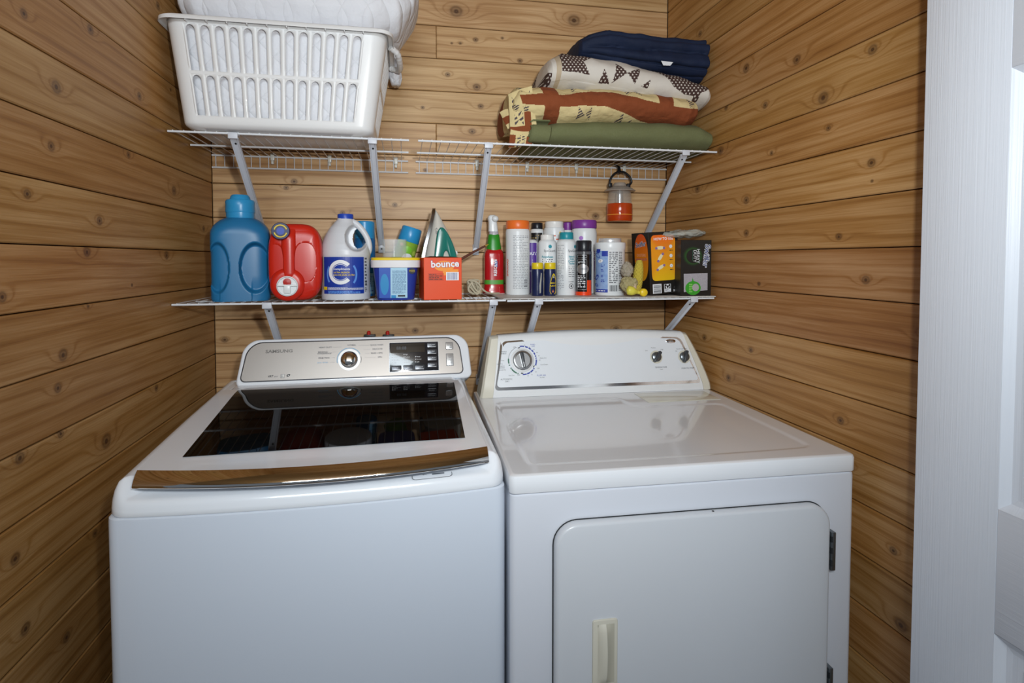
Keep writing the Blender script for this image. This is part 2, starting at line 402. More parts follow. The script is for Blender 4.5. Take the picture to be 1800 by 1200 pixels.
# ------------------------------------------------------------------ wire shelves
WIRE = M('white_wire_coating', '#dfe2e6', .35)
ZU = 1.6518; YU = -.3507; ZL = 1.2035; YL = -.345
def wire_shelf(label, x0, x1, z, yf, ymid, ladder, clips, group):
    t = thing('wire_shelf', label, 'shelf', (x0, 0, z), 0, group); L_ = x1-x0
    for y, zz in [(yf, 0), (ymid, -.004), (-.006, -.0)]+([(-.006, -.038)] if ladder else []):
        obj('rail', tube([(0, y, zz), (L_, y, zz)], .0029, 8), WIRE, t)
    bm = bmesh.new(); x = .012
    while x < L_-.004:
        p = [(x, yf-.001, .003), (x, -.006, .003)]+([(x, -.0055, -.038)] if ladder else [])
        if ladder: join_bm(bm, tube(p[:2], .0012, 5)); join_bm(bm, tube([(x, -.0075, .003), (x, -.0075, -.038)], .0014, 5))
        else: join_bm(bm, tube(p, .0012, 5))
        x += .0264
    stuff(obj('cross_wires', bm, WIRE, t))
    for cx in clips:
        c = bx(cx-x0-.006, cx-x0+.006, -.012, .0, -.012, .012, .002); join_bm(c, bx(cx-x0-.004, cx-x0+.004, -.014, .0, -.024, -.012, .002))
        obj('wall_clip', c, M('clear_clip', '#d8d8d0', .3), t)
    return t
wire_shelf('left length of the upper white wire shelf, under the laundry basket', .003, .6178, ZU, YU, -.19, True, [atY(480, 280, 0).x, atY(580, 280, 0).x, atY(696, 285, 0).x], 'white wire shelving')
wire_shelf('right length of the upper white wire shelf, under the folded blankets', .6430, 1.556, ZU, YU, -.19, True, [atY(838, 290, 0).x, atY(926, 292, 0).x, atY(1012, 295, 0).x, atY(1096, 297, 0).x], 'white wire shelving')
wire_shelf('left length of the lower white wire shelf, holding the detergent jugs', .002, .893, ZL-.003, YL, -.17, False, [], 'white wire shelving')
wire_shelf('right length of the lower white wire shelf, covered by a flat liner', .897, 1.556, ZL-.005, YL, -.17, False, [], 'white wire shelving')
LINER = M('shelf_liner_plastic', '#cfcdca', .45)
ln = obj('shelf_liner', loft([[(.885, -.352, ZL), (.885, -.012, ZL), (1.556, -.012, ZL), (1.556, -.356, ZL), (1.2, -.352, ZL)], [(.885, -.352, ZL+.0025), (.885, -.012, ZL+.0025), (1.556, -.012, ZL+.0025), (1.556, -.356, ZL+.0025), (1.2, -.352, ZL+.0025)]]), LINER, smooth=False)
tag(ln, 'flat off-white plastic liner lying on the right half of the lower shelf', 'shelf liner')
ZS = ZL+.0008        # top of the bare wires
ZR = ZL+.0028       # top of the liner
BRK = M('bracket_enamel', '#c9ccd4', .4)
def bracket(label, xt, zt_, xb, zb_, group, yt=-.338, screw=True):
    yb = -.008
    t = thing('shelf_bracket', label, 'bracket', (xb, 0, zb_), 0, group)
    A = Vector((xt-xb, yt, zt_-zb_)); B = Vector((0, yb, 0.0)); d = (B-A).normalized(); sd = Vector((1, 0, 0)); nn = sd.cross(d).normalized()
    prof = [(-.0098, .0), (-.0098, .009), (-.0075, .009), (-.005, .0045), (.005, .0045), (.0075, .009), (.0098, .009), (.0098, 0)]
    if nn.y > 0: nn = -nn
    rings = [[P+sd*a+nn*b for a, b in prof] for P in (A, B)]
    obj('strut', loft(rings), BRK, t, angle=30)
    tabm = bx(-.011, .011, -.006, -.001, -.030, .008, .002); obj('wall_tab', tabm, BRK, t)
    if screw: obj('screw', lathe([(0.0001, 0), (.0032, 0), (.0032, .0015), (.0001, .002)], 12), M('dark_screw', '#3a3a3a', .4, .8), t, loc=(0, -.006, -.016), rot=(PI/2, 0, 0))
    c = bx(A.x-.012, A.x+.012, yt-.017, yt+.006, A.z+.004, A.z+.0105, .001); join_bm(c, bx(A.x-.012, A.x+.012, yt-.018, yt-.0155, A.z-.006, A.z+.0105, .001))
    obj('rail_clip', c, BRK, t)
    sA = A+nn*.0048+d*.016
    o = obj('screw', lathe([(0.0001, 0), (.0028, 0), (.0028, .0012), (.0001, .0014)], 12), MATS['dark_screw'], t, loc=sA); o.rotation_euler = nn.to_track_quat('Z', 'Y').to_euler()
    return t
bracket('diagonal brace of the upper shelf rising behind the blue jug', .161, ZU-.008, .165, 1.372, 'upper shelf brackets')
bracket('diagonal brace of the upper shelf rising behind the upturned cup', .5184, ZU-.008, .528, 1.372, 'upper shelf brackets')
bracket('diagonal brace of the upper shelf ending left of the red spray bottle', .8422, ZU-.008, .8476, 1.365, 'upper shelf brackets')
bracket('rightmost diagonal brace of the upper shelf under the green blanket', 1.4515, ZU-.008, 1.4600, 1.372, 'upper shelf brackets')
for lb, px in (('diagonal brace under the lower shelf below the red jug', 472), ('diagonal brace under the lower shelf left of the dryer, at the liner end', 866),
               ('diagonal brace under the lower shelf behind the left end of the dryer', 945), ('rightmost diagonal brace under the lower shelf beside the right wall', 1215)):
    q = {472: (490, 592), 866: (856, 595), 945: (930, 588), 1215: (1172, 582)}[px]
    x = atY(px, 538, -.335).x; Q = atY(q[0], q[1], -.335+.125); xb = x+(Q.x-x)*2.5
    bracket(lb, x, ZL-.010, min(xb, 1.535), .91, 'lower shelf brackets')
# ------------------------------------------------------------------ washer
ENAM = M('white_enamel', '#d3dbe7', .22, coat=.3, bump=(40, .01, .0003)); PLW = M('washer_cover_plastic', '#e6eaf0', .16, coat=.4, bump=(20, .01, .0003))
SILV = M('brushed_silver_panel', '#8b8580', .36, .8, bump=(30, .02, .0003)); CHR = M('polished_chrome', '#d8d4cf', .04, 1)
TXG = M('grey_print', '#5b5c61', .5); TXD = M('dark_print', '#2b2d33', .5); TXW = M('white_print', '#e8eaee', .5); TXB = M('blue_print', '#2a3fa0', .5)
WA = .018
wsh = thing('washing_machine', 'white top-loading washing machine with silver control panel and dark glass lid', 'washing machine', (.106, -.930, 0), WA)
WX = .686
def bow(x, B=.022): return -B*(1-((x-WX/2)/(WX/2))**2)
def ring_plan(x0, x1, y0, y1, r, n=5, nf=18, B=.022, ins=0):
    """outline starting front-left going right; returns list of (x,y,frontness)"""
    out = []
    for k in range(nf+1):
        x = x0+r+(x1-x0-2*r)*k/nf; out.append((x, y0, 1))
    for k in range(1, n+1):
        a = -PI/2+PI/2*k/n; out.append((x1-r+r*math.cos(a), y0+r+r*math.sin(a), 1-k/n))
    out.append((x1, (y0+y1)/2, 0)); out.append((x1, y1, -1)); out.append(((x0+x1)/2, y1, -1)); out.append((x0, y1, -1)); out.append((x0, (y0+y1)/2, 0))
    for k in range(n):
        a = PI+PI/2*k/n; out.append((x0+r+r*math.cos(a), y0+r+r*math.sin(a), k/n))
    return [(x, y+(bow(x, B) if y < y0+r+.001 else 0), fr) for x, y, fr in out]
# body
rings = []
for z, ins in ((.02, .004), (.03, 0), (.878, 0), (.8835, .0005), (.8862, .003), (.8862, .012)):
    rings.append([(x, y, z) for x, y, f in ring_plan(ins, WX-ins, ins, .70-ins, .022)])
obj('body', loft(rings), ENAM, wsh, angle=30)
SIDE = [(0.002, .8868), (.0005, .8895), (.001, .900), (.0025, .912), (.006, .926), (.012, .937), (.020, .943), (.028, .9440), (.034, .941), (.039, .934), (.044, .929), (.052, .928), (.08, .928)]
FRNT = [(0.002, .8868), (.0005, .8895), (.0012, .896), (.0025, .903), (.0045, .909), (.0075, .9125), (.012, .9145), (.018, .9160), (.024, .9175), (.030, .9195), (.036, .9215), (.045, .9245), (.08, .928)]
rings = []
for (si, sz), (fi, fz) in zip(SIDE, FRNT):
    pts = ring_plan(0, WX, 0, .70, .035, n=10)
    inn_s = ring_plan(si, WX-si, si, .70-min(si, .01), max(.035-si, .012), n=10); inn_f = ring_plan(si, WX-si, fi, .70-min(si, .01), max(.035-fi, .012), n=10)
    r_ = []
    for a, b_ in zip(inn_s, inn_f):
        f = max(0, a[2]); f = sstep(0.15, 1, f)
        x = a[0]; y = a[1]*(1-f)+b_[1]*f if a[2] >= 0 else a[1]
        z = sz*(1-f)+fz*f
        if sz > .93 or si > .03: z += .030*min(1, max(0, y)/.6)*(1 if a[2] <= .2 else 0)
        r_.append((x, y, z))
    rings.append(r_)
obj('top_cover', loft(rings, False, True), PLW, wsh, angle=50)
# lid: slab with curved bowed front, glass inset, chrome strip
def lid_y0(x): return .006-.040*(1-((x-.347)/.305)**2)
LX0, LX1 = .042, .652
NX = 90
def lid_prof(x):
    y0 = lid_y0(x); yb = .525
    return y0, yb
def zlid(y): return .9555+.027*min(1, max(0, (y-.02)/.45))
vert_rows = []
for k in range(NX+1):
    x = LX0+(LX1-LX0)*k/NX; y0 = lid_y0(x)
    row = [(x, y0+.012, .932), (x, y0+.021, .9535)]+[(x, y, zlid(y)) for y in [y0+.023+(0.525-y0-.023)*j/24 for j in range(25)]]+[(x, .527, .965)]
    vert_rows.append(row)
nr = len(vert_rows[0])
lid_rows = [[Vector(p) for p in r] for r in vert_rows]
lidbm = loft(lid_rows, True, True, closed=True)
obj('lid', lidbm, PLW, wsh, angle=35)
# chrome strip
srow = []
for k in range(NX+1):
    x = LX0-.001+(LX1-LX0+.002)*k/NX; y0 = lid_y0(x)
    pr_ = [(y0+.012, .9315), (y0+.0015, .9318), (y0, .9345), (y0+.0015, .9385), (y0+.006, .944), (y0+.012, .9495), (y0+.018, .9538), (y0+.0225, .9562), (y0+.0225, .9535)]
    srow.append([(x, y, z) for y, z in pr_])
obj('chrome_strip', loft(srow), CHR, wsh, angle=60)
# glass (slightly proud of lid)
GL = M('smoked_glass', '#060606', .03, spec=.30, ior=1.30)
GX = [(.098, .072), (.616, .078), (.637, .492), (.083, .512)]
def glassgrid(u, v):
    xa = GX[0][0]+(GX[1][0]-GX[0][0])*u; xb = GX[3][0]+(GX[2][0]-GX[3][0])*u
    ya = GX[0][1]+(GX[1][1]-GX[0][1])*u; yb = GX[3][1]+(GX[2][1]-GX[3][1])*u
    x = xa+(xb-xa)*v; y = ya+(yb-ya)*v
    return (x, y, .9571+.0265*(min(1, max(0, (y-.02)/.45))))
obj('lid_glass', gridmesh(12, 24, glassgrid), GL, wsh)
# hinge cover slope and console
TILT = math.radians(20)
neck = [[(x, .53, .966), (x, .545, .972), (x, .575, .9765), (x, .60, .978), (x, .64, .978), (x, .64, .93), (x, .53, .93)] for x in (.045, .06, .35, .64, .655)]
for p in (0, -1): neck[p] = [(x, y, z-.01) for x, y, z in neck[p]]
obj('hinge_cover', loft(neck), PLW, wsh, angle=50)
obj('rear_deck', loft([[(.004, .50, .94), (.012, .50, .958), (.03, .50, .967), (.05, .50, .955)], [(.008, .70, .94), (.015, .70, .962), (.034, .70, .972), (.055, .70, .97)]], True, True), PLW, wsh)
obj('rear_deck', loft([[(.682, .50, .94), (.674, .50, .958), (.656, .50, .967), (.640, .50, .955)], [(.690, .70, .94), (.688, .70, .958), (.668, .70, .972), (.64, .70, .97)]], True, True), PLW, wsh)
MF = Matrix.Translation((0, .598, .985)) @ Matrix.Rotation(-TILT, 4, 'X')
SF = Smat(MF)
def trap(xb0, xb1, xt0, xt1, z0, z1, rb, rt, n=7):
    """rounded trapezoid outline, ccw from bottom right"""
    out = []
    def skew(x, z):
        t = (z-z0)/(z1-z0); l = xb0+(xt0-xb0)*t; r = xb1+(xt1-xb1)*t
        return l+(x-xb0)/(xb1-xb0)*(r-l)
    for x, z in rrect(xb1-xb0, z1-z0, rb, n, (xb0+xb1)/2, (z0+z1)/2, rt): out.append((skew(x, z), z))
    return out
cb = poly_ext(trap(.053, .702, .070, .692, -.012, .119, .018, .042), 0, .085, .007)
for v in cb.verts: v.co = MF @ v.co
obj('console', cb, PLW, wsh, angle=50)
cp = poly_ext(trap(.066, .676, .083, .664, .002, .1085, .014, .038), -.0008, .002, 0)
for v in cp.verts: v.co = MF @ v.co
panel = obj('control_panel', cp, SILV, wsh, smooth=False)
rim = bmesh.new()
o1 = trap(.064, .678, .081, .666, .0, .1105, .0155, .0395); o2 = trap(.067, .675, .084, .663, .003, .1075, .0135, .037)
a_ = [rim.verts.new(MF @ Vector((x, -.0006, z))) for x, z in o1]; b_ = [rim.verts.new(MF @ Vector((x, -.0012, z))) for x, z in o2]
for i in range(len(a_)): rim.faces.new((a_[i], a_[(i+1) % len(a_)], b_[(i+1) % len(b_)], b_[i]))
obj('panel_trim', rim, M('dark_trim', '#55555a', .3, .6), wsh)
# knob
KC = (.352, .053)
SH = .0010
kb_ = thing_knob = None
def on_face(bm, S_m, u, v):
    mt = S_m @ Matrix.Translation((u, 0, v)) @ Matrix.Rotation(PI/2, 4, 'X')
    for q in bm.verts: q.co = mt @ q.co
    return bm
arc(panel, SF, KC[0], KC[1], .0205, .0305, 0, 2*PI, M('dial_ring_silver', '#a9a8a8', .35, .7), SH, 'dial_ring', 48)
kn = obj('cycle_knob', on_face(lathe([(.0225, 0), (.0225, .010), (.0215, .013), (.018, .0155), (.012, .0172), (.005, .018), (.0004, .018)], 40, cap0=False), MF, *KC), CHR, wsh, angle=50)
obj('knob_base', on_face(lathe([(.0235, 0.001), (.0235, .004), (.0225, .0045)], 40, cap0=False), MF, *KC), M('dark_trim'), kn)
arc(panel, SF, KC[0], KC[1], .0325, .0342, math.radians(28), math.radians(195), M('light_blue_print', '#5fa4d0', .4), SH, 'dial_arc', 40)
arc(panel, SF, KC[0], KC[1], .0325, .0338, math.radians(-18), math.radians(14), TXD, SH, 'dial_arc', 12)
text(panel, SF, 'SAMSUNG', .0125, .163, .083, M('embossed_grey', '#5f5b58', .35, .6), h=.0011, bold=.03, sx=1.25, name='maker_lettering')
text(panel, SF, 'VRT', .0075, .143, .014, TXD, h=.0011, bold=.03, shear=.3); text(panel, SF, 'plus', .0065, .158, .0135, TXG, h=.0011)
rect(panel, SF, .170, .180, .0085, .019, TXG, .0009, r=.001); rect(panel, SF, .1708, .1792, .0093, .0182, M('panel_light', '#b5b2ae', .4, .5), .0011, r=.001); fine(panel, SF, .1715, .1785, .0098, .0178, 4, TXG, .0013)
disc(panel, SF, .190, .015, .005, .0032, TXD, .0012, rot=.5); disc(panel, SF, .190, .015, .0017, .0012, M('panel_light'), .0014, rot=.5)
for s, u, v in (('HEAVY DUTY', .286, .090), ('BEDDING/', .280, .077), ('WATERPROOF', .284, .0725), ('PERM PRESS', .283, .060), ('NORMAL', .358, .0945)):
    text(panel, SF, s, .0058, u, v, TXG, h=.0011, bold=.02)
text(panel, SF, 'EASY WASH', .0052, .280, .047, M('light_blue_print'), h=.0011)
for s, u, v in (('QUICK WASH', .428, .093), ('DELICATES', .430, .081), ('RINSE + SPIN', .428, .069), ('SPIN', .437, .057)): text(panel, SF, s, .0058, u, v, TXG, h=.0011, bold=.02)
for v, u0, u1 in ((.090, .306, .330), (.076, .306, .316), (.060, .306, .313), (.047, .300, .312), (.093, .377, .408), (.081, .390, .410), (.069, .395, .408), (.057, .395, .425)):
    rect(panel, SF, u0, u1, v-.0002, v+.0002, TXG, .001, 'guide_line', n=1)
# display block
DBK = M('display_black', '#24252a', .12, coat=.5); BTN = M('display_button', '#4a4c52', .25, .4)
dm = poly_ext(rrect(.142, .086, .003, 3, .534, .055), -.002, 0, .0006)
for v in dm.verts: v.co = MF @ v.co
disp = obj('display', dm, DBK, wsh)
arc(disp, SF, .534, .055, .0, .0001, 0, .1, DBK, .002, 'display_corner', 2)
def rr_frame(parent, u0, u1, v0, v1, wd, mat, h, name='button_frame', r=.002):
    o1 = rrect(u1-u0, v1-v0, r, 4, (u0+u1)/2, (v0+v1)/2); o2 = rrect(u1-u0-2*wd, v1-v0-2*wd, max(r-wd, .0003), 4, (u0+u1)/2, (v0+v1)/2)
    bm = bmesh.new(); A = [bm.verts.new((x, y, 0)) for x, y in o1]; B = [bm.verts.new((x, y, 0)) for x, y in o2]; n = len(A)
    for i in range(n): bm.faces.new((A[i], A[(i+1) % n], B[(i+1) % n], B[i]))
    apply2d(bm, SF, h); return obj(name, bm, mat, parent, smooth=False)
rr_frame(disp, .463, .605, .012, .098, .001, M('steel_edge', '#8a8b8f', .25, .9), .0022, 'display_frame')
rect(disp, SF, .467, .565, .068, .094, M('screen_black', '#08090b', .05, coat=1), .0024, 'screen')
text(disp, SF, '88:88', .013, .498, .0805, M('segment_grey', '#3a3d42', .3), h=.0027, name='digits')
for r_, (v, items) in enumerate(((.062, ('Hot', 'High', '')), (.0545, ('Warm', 'Medium', 'Heavy')), (.047, ('Eco Warm', 'Low', 'Normal')), (.0395, ('Cold', 'No Spin', 'Light')))):
    for c, s in enumerate(items):
        if s:
            u = .471+c*.033; rect(disp, SF, u, u+.0016, v-.0016, v+.0016, TXW, .0026, 'indicator', n=1)
            text(disp, SF, s, .0046, u+.003, v, TXW, h=.0026, align='LEFT')
for c, s in enumerate(('Temp.', 'Spin', 'Soil Level')):
    u = .469+c*.033; b1 = obj('button', poly_ext([(x, z) for x, z in rrect(.028, .014, .002, 3, u+.0145, .0235)], -.0035, 0, .0008), BTN, disp)
    for v in b1.data.vertices: v.co = MF @ v.co
    text(b1, SF, s, .0046, u+.0145, .0245, TXW, h=.0038); rect(b1, SF, u+.003, u+.026, .0175, .0188, TXW, .0038, 'button_edge', n=1)
for c, s in enumerate(('Delay End', 'Pre Soak', 'Extra Rinse', 'Option')):
    v = .0875-c*.0195; b1 = obj('button', poly_ext(rrect(.028, .0135, .002, 3, .586, v), -.0035, 0, .0008), BTN, disp)
    for q in b1.data.vertices: q.co = MF @ q.co
    text(b1, SF, s, .0046, .5855, v+.001, TXW, h=.0038); rect(b1, SF, .575, .597, v-.006, v-.005, TXW, .0038, 'button_edge', n=1)
for v0, v1, s in ((.074, .094, 'power'), (.025, .060, 'start')):
    b1 = obj('button', poly_ext(rrect(.020, v1-v0, .003, 4, .638-(.001 if s == 'power' else 0), (v0+v1)/2), -.0025, 0, .0008), M('button_silver', '#cfcfcf', .25, .7), panel)
    for q in b1.data.vertices: q.co = MF @ q.co
    rr_frame(b1, .6265, .6485, v0-.001, v1+.001, .0012, TXG, .0015)
    if s == 'power': arc(b1, SF, .637, .0855, .0028, .0035, -3.9, .9, TXG, .0028, 'power_symbol', 14); text(b1, SF, 'POWER', .0035, .637, .078, TXG, h=.0028)
    else: text(b1, SF, 'START', .0045, .638, .041, TXG, h=.0028); text(b1, SF, 'PAUSE', .0045, .638, .034, TXG, h=.0028); arc(b1, SF, .638, .052, .003, .0036, 0, 2*PI, TXG, .0028, 'start_symbol', 16)
# small latch badge under the strip at the right
ytag = lambda u: bow(u)+.026
def SB(u, v, h=0):
    y = bow(u)+.012+v; z = .9145+(y-bow(u)-.012)*.11
    return Vector((u, y, z+.0005+h))
rr_pts = rrect(.075, .030, .008, 5, .545, .010)
bm = bmesh.new(); A = [bm.verts.new((x, y, 0)) for x, y in rr_pts]; B = [bm.verts.new((.545+(x-.545)*.97, .010+(y-.010)*.93, 0)) for x, y in rr_pts]
for i in range(len(A)): bm.faces.new((A[i], A[(i+1) % len(A)], B[(i+1) % len(A)], B[i]))
apply2d(bm, SB, .0012); obj('latch_outline', bm, TXG, wsh, smooth=False)
text(wsh, SB, '4K', .008, .531, .012, TXG, h=.0014); rect(wsh, SB, .545, .568, .008, .014, M('slot_grey', '#6d737b', .4), .0014, 'latch_slot')

# ------------------------------------------------------------------ dryer
DEN = M('dryer_enamel', '#d6dae3', .25, coat=.25, bump=(50, .012, .0003)); DTOP = M('dryer_top_enamel', '#e6e9ee', .16, coat=.5, bump=(30, .01, .0003)); DDO = M('dryer_door_enamel', '#cfd3d9', .3, coat=.2)
CRM = M('cream_plastic', '#d3cfc0', .35)
DA = -.0229
dry = thing('clothes_dryer', 'white front-loading clothes dryer with cream console ends and three dials', 'dryer', (.7945, -.9362, 0), DA)
DXW = .737
def rr_body(z, ins, r=.012, y1=.70): return [(x, y, z) for x, y, f in ring_plan(ins, DXW-ins, ins, y1-ins, r, B=0)]
obj('cabinet', loft([rr_body(.02, .003), rr_body(.03, .0015), rr_body(.866, .0015), rr_body(.8715, .002), rr_body(.8745, .005), rr_body(.8745, .02)]), DEN, dry, angle=35)
# top slab with a shallow pressed recess
outer = [rr_body(.8765, .006), rr_body(.8765, .001), rr_body(.8785, 0), rr_body(.905, 0), rr_body(.9095, .0015), rr_body(.9115, .0045), rr_body(.912, .009)]
def dloc(px, py, z=.912):
    P = atZ(px, py, z)-Vector((.7945, -.9362, 0)); c, s = math.cos(DA), math.sin(DA); return (c*P.x+s*P.y, -s*P.x+c*P.y)
rec = [(.055, .050), (.20, .046), (.45, .046), (.64, .052), (.672, .062), (.684, .085), (.686, .2), (.684, .41), (.674, .435), (.65, .445), (.47, .447), (.44, .455), (.425, .475), (.42, .53), (.405, .555), (.37, .56), (.20, .56), (.075, .56), (.052, .545), (.045, .5), (.043, .2), (.043, .07)]
rec = [tuple(p)[:2] for p in spline([Vector((x, y, 0)) for x, y in rec+[rec[0]]], 3)][:-1]
bm = loft(outer, True, False)
def seg_dist(x, y, P):
    best = 9; n = len(P)
    for i in range(n):
        ax, ay = P[i-1]; bx_, by = P[i]; dx, dy = bx_-ax, by-ay; t_ = max(0, min(1, ((x-ax)*dx+(y-ay)*dy)/(dx*dx+dy*dy+1e-12)))
        best = min(best, math.hypot(x-ax-t_*dx, y-ay-t_*dy))
    return best
def inside(x, y, P):
    c = False
    for i in range(len(P)):
        x1, y1 = P[i]; x2, y2 = P[i-1]
        if (y1 > y) != (y2 > y) and x < (x2-x1)*(y-y1)/(y2-y1)+x1: c = not c
    return c
def topgrid(u, v):
    x = .009+(DXW-.018)*u; y = .009+(.691-.009)*v
    for cx_, sx_ in ((.021, -1), (DXW-.021, 1)):
        for cy_, sy_ in ((.021, -1), (.679, 1)):
            if (x-cx_)*sx_ > 0 and (y-cy_)*sy_ > 0:
                d_ = math.hypot(x-cx_, y-cy_)
                if d_ > .012: x, y = cx_+(x-cx_)*.012/d_, cy_+(y-cy_)*.012/d_
    d_ = seg_dist(x, y, rec)*(1 if inside(x, y, rec) else -1)
    return (x, y, .912-.0022*sstep(0, .012, d_))
tg = gridmesh(170, 150, topgrid); bm.from_mesh(tg)
obj('top_panel', bm, DTOP, dry, angle=35)
obj('lint_screen_lid', bx(.478, .702, .478, .588, .912, .9135, .001), M('lint_lid_plastic', '#dddccf', .2, coat=.3), dry)
# console by levels
def lev(z):
    t = (z-.912)/.178
    xl = .010+.036*max(0, t)**1.0; xr = .742-.062*max(0, t)**1.35
    yf = .600+(.004 if t < .12 else .004+.052*((t-.12)/.88))
    return xl, xr, yf
xa, xb = .050, .712
def midx(z):
    t = (z-.912)/.178; return .048+.024*t, .714-.050*t**1.2
zs = [.9125, .918, .932, .96, .99, 1.02, 1.05, 1.07, 1.081]
def ztop(x, z):
    # the top edge arches gently
    t = (z-.912)/.169; return z+t*t*.0105*(1-((x-.37)/.33)**2)
rings = []
for z in zs:
    a, b2 = midx(z); yf = lev(z)[2]; rings.append([(a+(b2-a)*k/16, yf, ztop(a+(b2-a)*k/16, z)) for k in range(17)]+[(b2-(b2-a)*k/16, .70, ztop(b2-(b2-a)*k/16, z)) for k in range(17)])
a, b2 = midx(1.086); rings.append([(a+(b2-a)*k/16, .664, ztop(a+(b2-a)*k/16, 1.0865)) for k in range(17)]+[(b2-(b2-a)*k/16, .695, ztop(b2-(b2-a)*k/16, 1.0865)) for k in range(17)])
con = obj('console', loft(rings), M('console_white', '#e2e4e6', .3), dry, angle=50)
for side in (0, 1):
    rings = []
    for z in zs+[1.086]:
        xl, xr, yf = lev(z); a, b2 = midx(z)
        if side == 0: q = [(a-.0005, yf-.001), (xl+.006, yf-.001), (xl, yf+.006), (xl-.004*0, .70), (a-.0005, .70)]
        else: q = [(b2+.0005, yf-.001), (xr-.006, yf-.001), (xr, yf+.006), (xr, .70), (b2+.0005, .70)]
        if z > 1.083: q = [(x, y+(.006 if y < .69 else -.004)) for x, y in q]
        rings.append([(x, y, z+(-.002 if (i in (1, 2, 3)) and z > 1.07 else 0)) for i, (x, y) in enumerate(q)])
    obj('console_end', loft(rings), CRM, dry, angle=35)['label'] = 'cream plastic console end'
# face panel with chrome edge
T2 = math.atan2(.052, .156); MD = Matrix.Translation((0, .6035, .9335)) @ Matrix.Rotation(-T2, 4, 'X'); SD = Smat(MD)
def ftrap(ins, z0, z1):
    pts = trap(.053+ins, .706-ins, .080+ins, .656-ins, z0, z1, .012, .016, 6)
    return [(x, z+(.0095*(1-((x-.37)/.30)**2) if z > z0+.1 else 0)) for x, z in pts]
def faceplate(ins, z0, z1, d, mat, nm, par):
    P = ftrap(ins, z0, z1); Q = []
    n = len(P); fine_ = []
    for i in range(n):     # resample long edges
        a = P[i]; b3 = P[(i+1) % n]; m_ = max(1, int(math.hypot(b3[0]-a[0], b3[1]-a[1])/.04))
        for k in range(m_): 
            x = a[0]+(b3[0]-a[0])*k/m_; z = a[1]+(b3[1]-a[1])*k/m_
            if z > z0+.1 and m_ > 1: z = z1+.0095*(1-((x-.37)/.30)**2)
            fine_.append((x, z))
    bm = poly_ext(fine_, -d, .004)
    for v in bm.verts: v.co = MD @ v.co
    return obj(nm, bm, mat, par, smooth=False)
trimc = faceplate(0, 0, .145, .0012, M('satin_chrome', '#c9c6c4', .12, 1), 'chrome_border', dry)
fp = faceplate(.0065, .009, .140, .0018, M('face_plate_white', '#dfe4ea', .35), 'face_plate', dry)
H = .0024
def dknob(u, v, R, rot, big):
    if big:
        arc(fp, SD, u, v, R*1.02, R*1.22, 0, 2*PI, M('dial_ring_silver'), .0021, 'dial_ring', 40)
    else: arc(fp, SD, u, v, R*.9, R*1.32, 0, 2*PI, CRM, .0021, 'dial_ring', 40)
    prof = [(R, 0), (R, .006), (R*.93, .010), (R*.80, .011), (R*.76, .0085), (R*.3, .0085), (.0003, .0085)] if big else [(R, 0), (R, .006), (R*.9, .0105), (R*.6, .0125), (.0003, .013)]
    k = obj('dial', on_face(lathe(prof, 36, cap0=False), MD, u, v), M('dial_satin', '#a9a9aa', .25, .85) if big else M('dial_grey', '#6b6f73', .25, .7), dry, angle=30)
    L_ = R*(.80 if big else 1.22); w_ = R*(.16 if big else .30)
    g = poly_ext([(-w_*.7, -L_), (w_*.7, -L_), (w_, 0), (w_*1.1, L_*.9), (w_*.6, L_), (-w_*.6, L_), (-w_*1.1, L_*.9), (-w_, 0)], -(.018 if big else .019), -.004, .002)
    mt = MD @ Matrix.Translation((u, 0, v)) @ Matrix.Rotation(rot, 4, 'Y')
    for q in g.verts: q.co = mt @ q.co
    gp = obj('grip', g, M('grip_charcoal', '#3b3f44', .3), k)
    if big:
        lm = bx(-.0009, .0009, -.0186, -.0178, -L_*.95, -L_*.3); 
        for q in lm.verts: q.co = mt @ q.co
        obj('pointer_line', lm, TXW, gp)
    return k
UM = (.141, .087)
dknob(UM[0], UM[1], .0375*.62/.62*.78, math.radians(-8)+0.0, True)
dknob(.567, .085, .0155, math.radians(38), False); dknob(.660, .083, .0155, math.radians(20), False)
GRN = M('green_print', '#2f6a52', .5)
ro, ri = .0445, .0405
def aseg(a0, a1, mat, r0_=ri, r1_=ro): arc(fp, SD, UM[0], UM[1], r0_, r1_, math.radians(a0), math.radians(a1), mat, H, 'dial_scale', 10)
aa = 98
for l in (19, 12, 11, 11, 10, 6, 5, 25): aseg(aa-l, aa, TXB); aa -= l+3.2
for a0, a1 in ((-92, -76), (-74, -60), (-58, -44), (-41, -35)): aseg(a0, a1, TXB)
for a0, a1 in ((172, 192), (196, 201), (210, 215), (217, 243), (246, 250)): aseg(a0, a1, GRN)
aseg(112, 172, TXG, .0425, .0435)
for a in (103, -95, -30): arc(fp, SD, UM[0], UM[1], .0375, .0405, math.radians(a-5), math.radians(a+5), TXD, H, 'dial_scale', 4)
